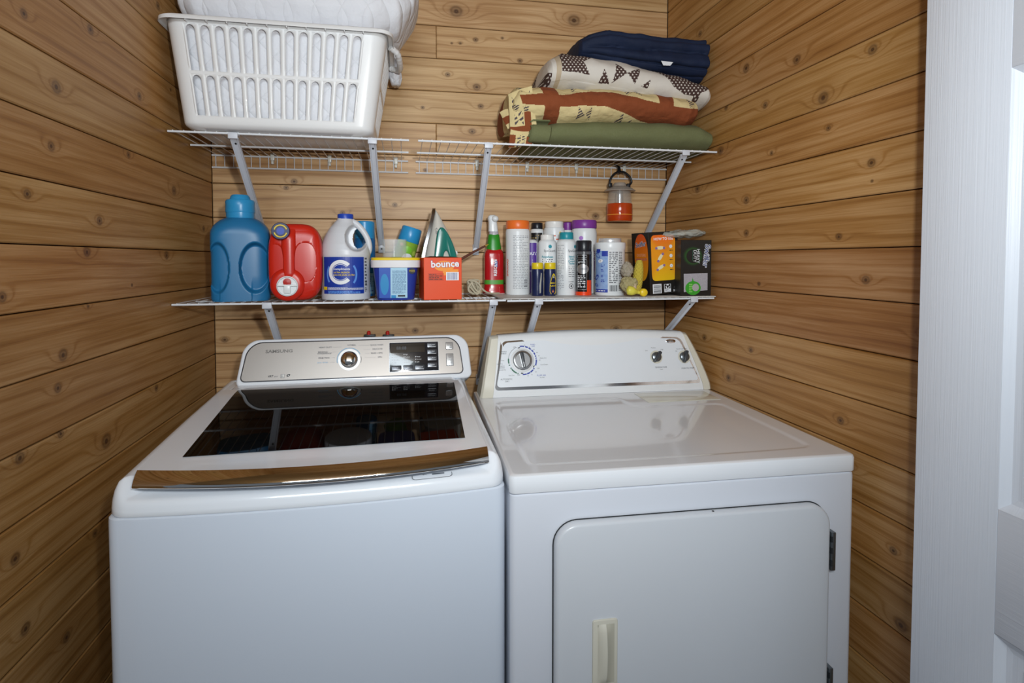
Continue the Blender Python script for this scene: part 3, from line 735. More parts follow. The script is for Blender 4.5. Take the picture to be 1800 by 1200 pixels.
for s, u, v, sz, mt_ in (('TIMED', .175, .134, .0055, TXB), ('DRY', .177, .1285, .0055, TXB), ('WRINKLE', .083, .114, .0052, TXD), ('SHIELD', .085, .1085, .0052, TXD), ('OFF', .119, .127, .0048, TXG), ('70', .150, .1325, .0045, TXG), ('60', .165, .126, .0045, TXG), ('50', .178, .119, .0045, TXG), ('40', .187, .109, .0045, TXG), ('30', .192, .099, .0045, TXG), ('Damp Dry', .205, .092, .0048, TXG), ('20', .194, .086, .0045, TXG), ('Less Dry', .072, .078, .0048, TXG), ('Cool Down', .207, .072, .0048, TXG), ('OFF', .188, .061, .0048, TXG), ('20', .180, .051, .0045, TXG), ('10', .167, .043, .0045, TXG), ('10', .155, .040, .0045, TXG), ('FLUFF AIR', .196, .040, .0062, TXB), ('No Heat', .198, .034, .004, TXG),
                      ('Very Dry', .105, .043, .0045, TXG), ('OFF', .127, .043, .0048, TXG), ('AUTOMATIC', .090, .032, .0062, TXD), ('DRY', .092, .0255, .0062, TXD), ('Normal Dry', .077, .060, .0048, TXG), ('ENERGY', .078, .071, .0042, TXG), ('PREFERRED', .076, .066, .0042, TXG), ('Extra', .081, .088, .0042, TXG),
                      ('Medium', .561, .114, .0048, TXG), ('Low', .537, .106, .0045, TXG), ('High', .589, .108, .0045, TXG), ('TEMPERATURE', .578, .0525, .006, TXD), ('Select', .579, .046, .004, TXG), ('PUSH TO START', .668, .047, .006, TXD), ('End of Cycle Signal', .655, .1085, .0045, TXG), ('Off', .636, .1015, .0045, TXG)):
    text(fp, SD, s, sz, u, v, mt_, h=H)
lg = obj('badge', on_face(lathe([(.0165, 0), (.0165, .0018), (.015, .0026), (.0003, .0028)], 32, cap0=False), MD @ Matrix.Translation((.622, 0, .134)) @ Matrix.Diagonal((1.0, 1, .43, 1)), 0, 0), M('satin_chrome'), fp)
text(lg, SD, 'Whirlpool', .0062, .622, .1345, TXD, h=.0034, shear=.3)
# front door
DR = []
for x, z in rrect(.580, .62, .045, 8, .3745, .5095): DR.append((x, z))
dd = poly_ext(DR, -.020, -.002, .007)
ddo = obj('dryer_door', dd, DDO, dry, angle=50)
# dark gap behind the door rim
obj('door_gap', poly_ext(rrect(.584, .624, .047, 8, .3745, .5095), -.0020, -.0012), M('gap_dark', '#24282c', .8), dry)
hz0, hz1 = .4965, .634; hx0, hx1 = .157, .214
fr = obj('handle_plate', poly_ext(rrect(.050, .132, .005, 4, .1815, .5655), -.0235, -.0195, .0015), CRM, ddo)
# scooped grip: half bowl bulging out at left, hollow at right
def bulge(u, v):
    zz = .508+(.623-.508)*v; s = math.sin(PI*min(1, max(0, v)))**.45
    return (.1665+.0165*u, -.0235-.0105*s*math.sin(u*PI/2)**.8 if u > 0 else -.0235, zz)
obj('grip', gridmesh(8, 16, bulge), CRM, fr)
def scoop(u, v):
    zz = .508+(.623-.508)*v; s = math.sin(PI*min(1, max(0, v)))**.4
    return (.1832+.0165*u, -.0238-.0098*s*(1-u)**1.5+0.0, zz)
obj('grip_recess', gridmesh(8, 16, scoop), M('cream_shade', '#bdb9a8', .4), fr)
HM = M('hinge_steel', '#7f868a', .35, .9)
for zc in (.7195, .433):
    h = bx(.6665, .6765, -.019, -.001, zc-.040, zc+.040, .001)
    ho = obj('hinge', h, HM, dry)
    bm = bmesh.new()
    for k in (-.024, .002, .026): join_bm(bm, bx(.6655, .669, -.0196, -.010, zc+k-.006, zc+k+.006))
    obj('hinge_slots', bm, MATS['gap_dark'], ho, smooth=False)
obj('door_screw', lathe([(.0025, 0), (.002, .001), (.0003, .0012)], 12), MATS['dark_screw'], ddo, loc=(.408, -.010, .8196))

# two small valve handles above the washer
for px, lb in ((650, 'red and black water valve handle behind the washer, left one'), (683, 'red and black water valve handle behind the washer, right one')):
    P = atY(px, 590, -.03); vt = thing('water_valve', lb, 'valve', (P.x, -.03, P.z-.012), 0, 'water valves behind the washer')
    obj('lever', bx(-.019, .019, -.006, .006, .008, .017, .002), M('valve_black', '#1c1a1a', .4), vt)
    obj('cap', lathe([(.006, .016), (.006, .026), (.003, .029)], 16), M('valve_red', '#c02318', .4), vt, loc=(-.003, 0, 0))
    obj('valve_body', lathe([(.009, -.06), (.009, .009)], 16), M('brass', '#a98a4a', .3, .9), vt)
    obj('pipe', tube([(0, 0, -.045), (0, .034, -.045)], .006), MATS['brass'], vt)

# ================================================================== things on the lower shelf
def spot(px, Y, z0, face=1.0):
    P = atY(px, 456, Y); s = mpp((P.x, Y, P.z)); rz = face*math.atan2(CAM.x-P.x, Y-CAM.y)
    return P.x, s, rz
def zpx(px, py, Y): return atY(px, py, Y).z
def prof_px(px, Y, z0, prof):
    s = spot(px, Y, z0)[1]; out = []
    for r, y in prof: out.append((max(r*s, .0003), (0 if y is None else zpx(px, y, Y)-z0)))
    return out
PW1 = M('white_bottle_plastic', '#dfe2e4', .3); 
def cyl_thing(name, label, cat, px, Y, z0, body, cap, bmat, cmat, group=None, ribs=False, face=1):
    X, s, rz = spot(px, Y, z0, face); t = thing(name, label, cat, (X, Y, z0), rz, group)
    b = obj('body', lathe(prof_px(px, Y, z0, body), 40), bmat, t, angle=50)
    c = None
    if cap: c = obj('cap', lathe(prof_px(px, Y, z0, cap), 36), cmat, t, angle=40)
    return t, b, c, s, (lambda y: zpx(px, y, Y)-z0)
# --- blue detergent jug (its plain back faces the room)
BLU = M('blue_jug_plastic', '#1d6a9a', .36, noise_col='#1f6e9e'); BLC = M('light_blue_cap', '#2b8fc4', .3)
X, s, rz = spot(424, -.25, ZS); z = lambda y: zpx(424, y, -.25)-ZS
t = thing('detergent_jug', 'big blue detergent jug with a light blue cap and hollowed grips', 'detergent jug', (X, -.25, ZS), rz*.8)
hb = z(384); rings = []
for k in range(101):
    h = hb*k/100; f = k/100
    a = 47.3*s*(1 if f < .80 else math.sqrt(max(.02, 1-((f-.80)/.235)**2)))
    if f < .03: a *= .96+.04*f/.03
    b_ = .056*(1 if f < .80 else math.sqrt(max(.05, 1-((f-.80)/.26)**2)))
    a = max(a, 21*s); b_ = max(b_, 21*s); nn_ = 4.2 if f < .75 else 4.2-2.2*min(1, (f-.75)/.25)
    ring = []
    for (x, y, _) in supr(a, b_, nn_, 240):
        for cx_, cz_, rx_, rz_, dpt in ((.038, .092, .042, .072, .022), (-.056, .092, .030, .072, .017)):
            d = ((x-cx_)/rx_)**2+((h-cz_)/rz_)**2
            if y < 0 and d < 1: y += dpt*sstep(0, .28, 1-d)
        # outward flare of the pillar foot
        if y < 0 and h < .07 and abs(x+.012) > .02+.25*(.07-h)*0+.02: y += .004*sstep(.0, .07, .07-h)
        ring.append((x, y, h))
    rings.append(ring)
obj('body', loft(rings), BLU, t, angle=60)
cap = lathe([(23.5*s, z(374)), (24*s, z(372)), (23.5*s, z(362)), (24*s, z(355)), (22*s, z(352)), (17*s, z(351)), (15.5*s, z(346)), (13*s, z(343)), (.001, z(342))], 40)
obj('cap', cap, BLC, t, angle=40)
obj('neck', lathe([(22*s, z(386)), (23*s, z(380)), (23*s, z(373))], 32), BLC, t)
lb = disc(t, lambda u, v, h=0: Vector((.0795+h, -.03+u*.5, v)), 0, .045, .04, .030, M('label_pink', '#b9a7bd', .4), .0002, 'side_label')
# --- red detergent jug lying on its back
RED = M('red_jug_plastic', '#c42413', .30); 
X, s, rz = spot(523, -.235, ZS); z = lambda y: zpx(523, y, -.32)-ZS
t = thing('detergent_jug', 'red detergent jug lying on its side with a white pour tap in front', 'detergent jug', (X, -.235, ZS), rz*.6)
A_ = .0715; Hh = z(392); rings = []
for k, (y, sc_) in enumerate(((.10, .82), (.09, .92), (.06, .99), (0, 1), (-.05, 1), (-.072, .985), (-.082, .95), (-.087, .88), (-.089, .75), (-.090, .55), (-.0905, .3), (-.0905, .05))):
    ring = []
    for i in range(64):
        a = 2*PI*i/64; c, s2 = math.cos(a), math.sin(a)
        x = A_*math.copysign(abs(c)**(2/3.4), c)*sc_; zz = Hh/2+Hh/2*math.copysign(abs(s2)**(2/3.4), s2)*sc_
        yy = y
        ring.append((x, yy, zz))
    rings.append(ring)
body = obj('body', loft(rings), RED, t, angle=60)
def redrecess(cx, cz, rx, rz2):
    g = []
    for k, (f, d) in enumerate(((1.0, -.0915), (.93, -.090), (.82, -.083), (.6, -.078), (.3, -.076), (.02, -.0755))):
        g.append([(cx+rx*f*math.copysign(abs(math.cos(a))**.7, math.cos(a)), -.0915 if k == 0 else d, cz+rz2*f*math.copysign(abs(math.sin(a))**.7, math.sin(a))) for a in [2*PI*i/32 for i in range(32)]])
    return g
# the front face: plate with two hollows either side of an upright handle
def redfront(u, v):
    qa, qb = (u-.5)*2, (v-.5)*2; k4 = .17
    x = qa*(1-k4*qb**4)*A_*.93; zz = Hh/2+Hh*.465*qb*(1-k4*qa**4)
    e = max(abs(qa), abs(qb))**7; y = -.0925+.012*min(1, e)
    for cx_, cz_, rx_, rz_, dp in ((-.050, .105, .020, .050, .012), (.026, .108, .027, .052, .022)):
        d = (abs((x-cx_)/rx_))**2.6+(abs((zz-cz_)/rz_))**2.6
        if d < 1.15: y += dp*sstep(0, .5, 1.15-d)
    hx = (x+.016)/.018
    if abs(hx) < 1 and .03 < zz < Hh*.97: y -= .010*math.sqrt(1-hx*hx)*sstep(.05, .075, zz)*sstep(Hh*.98, Hh*.8, zz)
    return (x, y, zz)
obj('handle_face', gridmesh(60, 60, redfront), RED, body)
def ycyl(prof, n=36):  # lathe whose axis points to -y
    bm = lathe(prof, n)
    for q in bm.verts: q.co = Vector((q.co.x, -q.co.z, q.co.y))
    bmesh.ops.reverse_faces(bm, faces=bm.faces[:]) if False else None
    bmesh.ops.recalc_face_normals(bm, faces=bm.faces[:]); return bm
def at_xz(bm, x, z_, y=0):
    for q in bm.verts: q.co += Vector((x, y, z_))
    return bm
zc_ = z(421)*0
capx = (502-523)*s; capz = z(407)
kn2 = obj('cap', at_xz(ycyl([(.018, .085), (.0235, .088), (.0235, .107), (.022, .110), (.0003, .1102)]), capx, capz), M('navy_cap', '#1b2350', .35), t, angle=40)
SC = lambda u, v, h=0: Vector((u, -.1104-h, v))
YEL = M('yellow_print', '#e2c419', .5)
arc(kn2, SC, capx, capz, .0145, .0175, .3, 2.9, YEL); arc(kn2, SC, capx, capz, .0145, .0175, 3.4, 6.0, YEL); disc(kn2, SC, capx, capz, .010, .010, M('blue_print2', '#2a46a8', .4))
spx = (511-523)*s; spz = .0468
obj('spout_boss', at_xz(ycyl([(.046, .06), (.046, .088), (.043, .095), (.036, .099), (.030, .100), (.0003, .100)]), spx, spz), RED, t, angle=40)
tp_ = obj('pour_tap', at_xz(ycyl([(.0275, .098), (.0275, .106), (.025, .1075), (.0235, .105), (.0003, .105)]), spx, spz-.004), PW1, t, angle=40)
obj('tap_lever', bx(spx-.026, spx+.026, -.112, -.105, spz-.004, spz-.0005, .001), PW1, tp_)
obj('tap_nozzle', bx(spx-.009, spx+.009, -.111, -.104, spz-.024, spz+.002, .003), PW1, tp_)
obj('tap_button', at_xz(ycyl([(.0105, .105), (.0105, .110), (.0003, .1115)], 24), spx, spz+.007), M('button_red', '#b01a10', .4), tp_)
for q in (0,): rect(t, lambda u, v, h=0: Vector((A_+.0006+h, -.03+u, v)), -.03, .05, .03, .125, M('label_dark_green', '#39412c', .45), 0, 'side_label')
rect(t, lambda u, v, h=0: Vector((A_+.0009+h, -.045+u, v)), -.012, -.004, .03, .125, YEL, 0, 'side_label')
# --- bleach jug
BLE = M('bleach_plastic', '#d3d5da', .35); 
X, s, rz = spot(608, -.245, ZS); z = lambda y: zpx(608, y, -.245)-ZS
t = thing('bleach_jug', 'white bleach jug with blue cap, loop handle and blue label with a big C', 'bleach jug', (X, -.245, ZS), rz)
R_ = 42*s
rings = []
def bj(y):    # left and right outline in px offset
    pts = [(527, -39, 39), (524, -41, 41), (515, -41.5, 41.5), (512, -41, 41), (455, -41, 41), (448, -42, 42), (440, -42, 41), (430, -40, 38), (420, -36.5, 33), (410, -32, 28), (400, -26, 21), (392, -19, 15), (386, -14, 13), (378, -12, 11)]
    for (y1, l1, r1), (y2, l2, r2) in zip(pts, pts[1:]):
        if y1 >= y >= y2: f = (y1-y)/(y1-y2); return l1+(l2-l1)*f, r1+(r2-r1)*f
    return -12, 12
for k in range(110):
    y = 527-(527-379)*k/109; l, r = bj(y); h = max(0, z(y)); cx_ = (l+r)/2*s; a = (r-l)/2*s
    ring = []
    for i in range(144):
        an = 2*PI*i/144; x = cx_+a*math.cos(an); yy = min(a, R_)*math.sin(an)
        # hollow for the grip at the right shoulder
        if y < 446:
            d = ((x-(19*s))/(21*s))**2+((h-z(418))/(z(396)-z(418)))**2*.75
            if d < 1: yy *= 1-.995*sstep(0, .45, 1-d)
        ring.append((x, yy, h))
    rings.append(ring)
bmj = loft(rings)
kill = []
for f_ in bmj.faces:
    c_ = f_.calc_center_median()
    if z(446) < c_.z and abs(c_.y) < .0012 and ((c_.x-25*s)/(13*s))**2+((c_.z-z(419))/(z(399)-z(419)))**2 < 1: kill.append(f_)
bmesh.ops.delete(bmj, geom=kill, context='FACES')
bb = obj('body', bmj, BLE, t, angle=60)
hp = spline([(8*s, 0, z(388)), (19*s, -.004, z(394)), (31*s, -.006, z(408)), (38.5*s, -.006, z(424)), (39.5*s, -.004, z(438)), (36*s, 0, z(448))], 6)
obj('handle', tube(hp, lambda f: .0085+.002*abs(f-.5), 14), BLE, t, angle=70)
obj('cap', lathe([(13.5*s, z(385)), (13.5*s, z(378)), (12.8*s, z(376.5)), (.0004, z(376))], 30), M('royal_blue_cap', '#1c44b0', .35), t, angle=40)
S_ = Scyl(R_)
w_ = lambda px: (px-608)*s*1.12
LBD = M('bleach_label_blue', '#17389a', .4); LBL = M('bleach_label_light', '#5a8fdc', .4)
v0, v1 = z(514), z(451.5)
lab = rect(bb, S_, w_(570), w_(637), v0, v1, LBD, .0006, 'label', n=20)
cu, cv = w_(601), (v0+v1)/2+.003
bmx = arc(lab, S_, cu, cv, .039, .0445, math.radians(-36), math.radians(36), LBL, .0009)
arc(lab, S_, cu, cv, .039, .0445, math.radians(148), math.radians(212), LBL, .0009); arc(lab, S_, cu, cv+.002, .0405, .0465, math.radians(-115), math.radians(-66), LBL, .0009)
arc(lab, S_, cu-.002, cv+.006, .0245, .0345, math.radians(42), math.radians(318), TXW, .0012, 'big_letter', 40); arc(lab, S_, cu-.002, cv+.006, .0215, .0228, math.radians(42), math.radians(318), TXW, .0012, 'big_letter', 40)
text(lab, S_, 'compliments', .0085, cu+.002, cv+.015, TXW, h=.0014, bold=.02); text(lab, S_, 'ULTRA BLEACH', .0062, cu+.001, cv+.005, YEL, h=.0014, bold=.02); text(lab, S_, 'EAU DE JAVEL ULTRA', .0060, cu+.008, cv-.002, YEL, h=.0014, bold=.02)
rect(lab, S_, w_(571), w_(636), v0+.010, v0+.020, M('bleach_label_mid', '#26459e', .4), .0013); rect(lab, S_, w_(570), w_(578), v0+.011, v0+.020, YEL, .0015, 'warning_mark', n=2)
fine(lab, S_, w_(580), w_(635), v0+.011, v0+.019, 4, TXW, .0016); fine(lab, S_, w_(580), w_(630), v0+.001, v0+.009, 3, LBL, .0014, fill=.8)
fine(bb, S_, w_(639), w_(644), v0+.02, v1, 9, TXG, .0008); text(bb, S_, 'G', .012, w_(641.5), v0+.03, TXD, rot=0, h=.0008); fine(bb, S_, w_(639), w_(644), v0+.004, v0+.018, 3, TXG, .0008)
# --- tall blue spray can behind the jug
t, b, c, s, z = cyl_thing('spray_can', 'tall blue spray can standing behind the white bleach jug', 'spray can', 641, -.11, ZS, [(17.5, None), (18.5, 515), (18.5, 421), (17, 418)], [(17.5, 419), (17.8, 417), (17.2, 391), (15, 389), (.1, 389)], M('can_blue', '#1464a2', .25), M('can_cap_blue', '#2c90c8', .3))
S_ = Scyl(18.5*s); text(b, S_, 'y', .03, -.012, z(455), YEL, bold=.02); rect(b, S_, .005, .03, z(515), z(480), M('can_label', '#7fb2d4', .4), .0004, n=6); fine(b, S_, .007, .028, z(512), z(484), 7, TXB)
# --- blue pod tub with yellow lid
X, s, rz = spot(694, -.275, ZS); z = lambda y: zpx(694, y, -.335)-ZS
t = thing('detergent_tub', 'blue tapered tub with white rim and yellow lid, beside the bleach jug', 'detergent tub', (X+.002, -.275, ZS), .03)
TB = M('tub_blue', '#24378f', .3)
ht = z(470)
def tubring(f, k=1, n=4.5): return sup((32+f*6.5)*s*k, .050+f*.007, n, 48)
rings = [[(x, y, h) for x, y, _ in tubring(f)] for f, h in ((-.1, 0), (0, .003), (.5, ht*.5), (1, ht))]
b = obj('body', loft(rings), TB, t, angle=50)
rim_ = [[(x, y, h) for x, y, _ in sup(a*s, d, 5, 48)] for a, d, h in ((40, .058, ht-.001), (42, .061, ht), (42.3, .0615, z(458)), (41.5, .060, z(457)))]
obj('rim', loft(rim_), M('tub_rim_white', '#d9d6d8', .3), t, angle=40)
obj('lid', loft([[(x, y, h) for x, y, _ in sup(a*s, d, 5, 48)] for a, d, h in ((41.8, .0605, z(457.2)), (42, .061, z(453.5)), (40.5, .0585, z(452.3)))]), M('tub_lid_yellow', '#e8c81c', .35), t, angle=40)
def ST(u, v, h=0):
    f = v/ht; return Vector((u, -(.050+f*.007)-h-.0002, v))
LBW = M('tub_label_pale', '#a9cfe4', .4)
rect(b, ST, -9*s, 19*s, .006, ht-.001, LBW, .0004, 'label'); fine(b, ST, -6*s, 17*s, .018, ht-.008, 22, M('label_small_print', '#5b7fa6', .5), .0007)
rect(b, ST, -28*s, -9*s, .006, ht-.001, M('tub_mid_blue', '#2f59b4', .35), .0003, 'label'); disc(b, ST, -19*s, .045, 7*s, .03, M('tub_sheen_blue', '#2d8ac4', .35), .0005)
disc(b, ST, 27*s, ht-.010, 5.5*s, .008, M('badge_black', '#15151c', .4), .0006); text(b, ST, 'PODS', .006, 27*s, ht-.010, YEL, h=.0009); rect(b, ST, -8*s, 0, .006, .014, M('tub_sheen_blue'), .0008, 'label'); fine(b, ST, 3*s, 17*s, .008, .016, 1, TXD, .0009, fill=.6)
ztub = z(452.3)+ZS
# --- clear measuring cup upside down on the tub
cpX = atY(693.5, 456, -.285).x; cs = mpp((cpX, -.285, 1.3)); ch = zpx(693, 421, -.285)-ztub
t = obj('measuring_cup', lathe([(20*cs, 0), (20.2*cs, .0008), (21.5*cs, ch), (20.6*cs, ch), (19.2*cs, .002), (.0003, .002)], 36, cap0=True, cap1=False), M('clear_plastic', '#dfe6ea', .12, alpha=.20), loc=(cpX, -.285, ztub+.0004), angle=50)
tag(t, 'small clear plastic measuring cup standing on the yellow tub lid', 'cup')
# --- leaning air freshener can
X, s, rz = spot(700, -.135, ZS); 
t = thing('air_freshener_can', 'green air freshener can with a blue cap, leaning to the right against the iron', 'spray can', (X-.018, -.135, ZS+.0095), 0, rot=(0, math.radians(17), 0))
FR = M('freshener_green', '#5d9c35', .35, bump=(70, .02, .0003), noise_col='#9db83a'); R2 = .0335
b = obj('body', lathe([(R2-.002, 0), (R2, .003), (R2, .167), (R2-.002, .170)], 40), FR, t, angle=40)
c = obj('cap', lathe([(R2-.001, .169), (R2+.0003, .171), (R2-.002, .212), (R2-.004, .2155), (.0004, .2158)], 40), M('can_cap_blue'), t, angle=40)
S_ = Scyl(R2)
disc(b, S_, .012, .118, .017, .015, TXW, .0006, 'label'); text(b, S_, 'febreze', .0105, .012, .116, M('febreze_blue', '#2c4aa0', .4), h=.001, shear=.3, rot=.12)
disc(b, S_, .004, .143, .015, .012, M('apple_green', '#79bf2c', .4), .0005); disc(b, S_, -.018, .156, .006, .005, M('blossom', '#e0b77c', .4), .0006); disc(b, S_, .032, .138, .008, .008, M('leaf_green', '#b7cf58', .4), .0005)
# --- iron standing on its heel behind the orange box
X, s, _ = spot(766, -.175, ZS); z = lambda y: zpx(766, y, -.175)-ZS
t = thing('steam_iron', 'white and teal steam iron standing upright on its heel behind the orange box', 'iron', (X, -.175, ZS), .06)
IRW = M('iron_white', '#c9c6bd', .3); IRT = M('iron_teal', '#0f6f63', .2, coat=.4); SOL = M('soleplate_steel', '#8c8c8e', .22, 1)
def outl(y):   # px offsets from 766: sole side and back side
    P = [(522, -25, 44), (500, -26, 44), (470, -27, 41), (450, -25, 37), (430, -20.5, 30), (410, -15, 21), (395, -11, 14), (380, -7, 6), (370, -4.5, -.5), (366, -3.6, -2.6)]
    for a, b2 in zip(P, P[1:]):
        if a[0] >= y >= b2[0]: f = (a[0]-y)/(a[0]-b2[0]); return a[1]+(b2[1]-a[1])*f, a[2]+(b2[2]-a[2])*f
rings = []; sole = []; teal = []
for k in range(33):
    y = 522-(522-366.2)*k/32; l, r = outl(y); h = max(0, z(y)); f = k/32
    th = .050*math.sqrt(max(0, 1-f**2.2))+.001
    rings.append([(l*s+.006+(r-l)*s*.5*(1+q[0])*(1-.0), q[1]*th*(1-.35*max(0, q[0])), h) for q in [(p[0], p[1]) for p in sup(1, 1, 2.6, 32)]])
    sole.append([(l*s-.003, -th-.001, h), (l*s+.006, -th-.0015, h), (l*s+.006, th+.0015, h), (l*s-.003, th+.001, h)])
rings = [[(min(x, outl(522-(522-366.2)*k/32)[1]*s+.0), y, h) for x, y, h in r_] for k, r_ in enumerate(rings)]
b = obj('body', loft(rings), IRW, t, angle=70); obj('soleplate', loft(sole), SOL, t, angle=30)
# teal handle shell on the near side with the finger opening
hpx = [(771, 401), (777, 402), (785, 413), (793, 430), (799, 452), (799, 475), (792, 480), (788, 462), (786, 450), (782, 441), (778, 444), (776, 452), (774, 470), (757, 470), (760, 452), (762, 435), (766, 410)]
sh_ = [((px-766)*s, z(py)) for px, py in hpx]
obj('handle_shell', poly_ext([(p[0], p[1]) for p in [tuple((q.x, q.y)) for q in spline([Vector((a, b2, 0)) for a, b2 in sh_+[sh_[0]]], 4)][:-1]], -.050, .046, .004), IRT, t, angle=50)
text(t, Sflat(-.0405), 'T-fal', .011, (764-766)*s+.001, z(407), TXG, rot=-1.3, h=.004)
obj('cord_guard', tube([(.030, .01, z(432)), (.040, .005, z(428)), (.046, 0, z(424))], .006, 12), PW1, t); obj('steam_dial', at_xz(ycyl([(.009, 0), (.009, .014), (.0003, .015)], 20), .058, z(445), .0), PW1, t)
# --- orange dryer sheet box
X, s, rz = spot(774, -.29, ZS); z = lambda y: zpx(780, y, -.34)-ZS
BW, BD, BH = .110, .098, z(452.5)
t = thing('dryer_sheet_box', 'orange cardboard dryer sheet box in front of the iron', 'box', (X-.001, -.288, ZS), .11)
ORG = M('box_orange', '#e24a12', .45); b = obj('carton', bx(-BW/2, BW/2, -BD/2, BD/2, 0, BH, .0012, 1), ORG, t, smooth=False)
S_ = Sflat(-BD/2)
disc(b, S_, .004, BH*.80, .030, .015, M('box_yellow_glow', '#f0932c', .45), .0003); rect(b, S_, .0, .045, BH*.58, BH*.72, M('box_yellow_glow'), .00025)
o_ = [text(b, S_, 'bounce', .027, .006, BH*.845, m_, h=h_, bold=bo, sx=1.02, rot=.03) for m_, h_, bo in ((M('box_red', '#c01c20', .45), .0006, .075), (TXW, .0010, .03))]
rect(b, S_, .009, .046, BH*.46, BH*.655, TXW, .0007, 'barcode_field', n=2); bars(b, S_, .012, .043, BH*.475, BH*.64, 16, M('barcode_violet', '#6a6a96', .5), .001)
rect(b, S_, -.043, .002, BH*.45, BH*.63, M('box_dark_orange', '#d03f0e', .45), .0005, n=2); fine(b, S_, -.040, -.002, BH*.47, BH*.62, 4, M('box_print_dark', '#5b2415', .5), .0009)
bm = bx(-BW/2, BW/2, 0, .0006, BH, BH+.008); 
obj('torn_flap', loft([[(-BW/2, -BD/2+.002, BH), (BW/2, -BD/2+.002, BH), (BW/2, -BD/2+.003, BH), (-BW/2, -BD/2+.003, BH)], [(-BW/2+.02, -BD/2+.008, BH+.004), (BW/2-.03, -BD/2+.008, BH+.003), (BW/2-.03, -BD/2+.009, BH+.003), (-BW/2+.02, -BD/2+.009, BH+.004)]]), M('flap_brown', '#4a3026', .7), b)
# --- beige cord bundle and the brown stick
CRD = M('beige_cord', '#bdb49c', .6)
P0 = atY(833, 500, -.17); pts = []
for k in range(70):
    a = k*.62; pts.append((P0.x+.017*math.cos(a*1.0)+.004*math.sin(a*2.3), -.17+.014*math.sin(a*.73), ZS+.028+.022*math.sin(a*.91+.5)))
pts += [(P0.x+.03, -.17, ZS+.018), (P0.x+.055, -.15, ZS+.006), (P0.x+.09, -.12, ZS+.004)]
tag(obj('power_cord', tube(spline(pts, 4), .0031, 7), CRD), 'beige electric cord bundled in loops between the orange box and red spray bottle', 'cord')
A = atY(806, 458, -.20); B = atY(859, 429, -.165)
st_ = thing('wooden_stick', 'thin reddish-brown stick lying slanted behind the orange box towards the spray bottle', 'stick', A)
d_ = B-A
obj('shaft', tube([Vector((0, 0, 0)), d_*.5+Vector((0, 0, .0015)), d_*.9], lambda f: .0045-.0012*f, 8), M('stick_brown', '#5e3426', .6), st_)
obj('tip', tube([d_*.88, d_*1.0], lambda f: .003*(1-f)+.0008, 8), M('stick_tip', '#b08a3c', .6), st_)
# --- red spray bottle
X, s, rz = spot(868, -.09, ZS); Yb = -.09; z = lambda y: zpx(868, y, Yb)-ZS
t = thing('spray_bottle', 'red spray bottle with a green neck wrap and white trigger head', 'spray bottle', (X, Yb, ZS), rz+.1)
REDB = M('spray_red', '#b3171d', .18, coat=.3)
secs = [(516, 19), (513, 19.5), (509, 18), (500, 17), (470, 17), (447, 17), (442, 15.5), (438, 13)]
b = obj('body', loft([[(x, y, max(0, z(yy))) for x, y, _ in sup(w2*s, w2*s*.8, 3.2, 40)] for yy, w2 in secs]), REDB, t, angle=60)
obj('base_band', loft([[(x, y, max(0, h)) for x, y, _ in sup(19.6*s, 19.6*s*.8, 3.2, 40)] for h in (0, .004)]), M('clear_base_pink', '#c9a5a5', .3), b)
obj('neck_wrap', loft([[(x, y, z(yy)) for x, y, _ in sup(w2*s, w2*s*.85, 2.6, 40)] for yy, w2 in ((440, 13.3), (436, 13), (424, 11), (413, 9.6), (412, 9))]), M('wrap_green', '#2b8a23', .3), t, angle=60)
obj('collar', lathe([(8.5*s, z(413)), (8.5*s, z(408)), (8*s, z(407))], 24), M('collar_clear', '#b9b4bb', .3), t)
hd = loft([[(x+ox*s, y, z(yy)) for x, y, _ in sup(w2*s, d2*s, 2.8, 28)] for yy, w2, d2, ox in ((407, 8.6, 8.6, -1), (397, 8, 8.6, -1.5), (390, 7.5, 9, -2), (384, 8.5, 10, -2.5), (380, 7.5, 9, -2.5), (378, 5, 6, -2.5))])
hh = obj('trigger_head', hd, PW1, t, angle=60)
nz_ = bmesh.new(); bmesh.ops.create_uvsphere(nz_, u_segments=20, v_segments=12, radius=6.2*s)
for q in nz_.verts: q.co = Vector((q.co.x+1.5*s, q.co.y*1.1-9*s, q.co.z*.9+z(385)))
obj('nozzle', nz_, PW1, hh)
def SR(u, v, h=0): r_ = 17*s; return Vector((u, -r_*.8-h-.0006, v))
def wrapstrip(v0, v1, mat, nm):
    bm = loft([[(x, y, h) for x, y, _ in sup(17.15*s, 17.15*s*.805, 3.2, 40)] for h in (v0, v1)], False, False); return obj(nm, bm, mat, b)
wrapstrip(z(499), z(491.5), M('band_green', '#4e9a35', .3), 'green_band')
text(b, SR, 'RESOLVE', .014, 1.5*s, z(470), TXW, rot=PI/2, h=.0014, bold=.03); rect(b, SR, .2*s, 5*s, z(469), z(459), M('badge_blue', '#2c4f9c', .4), .0010, n=2)
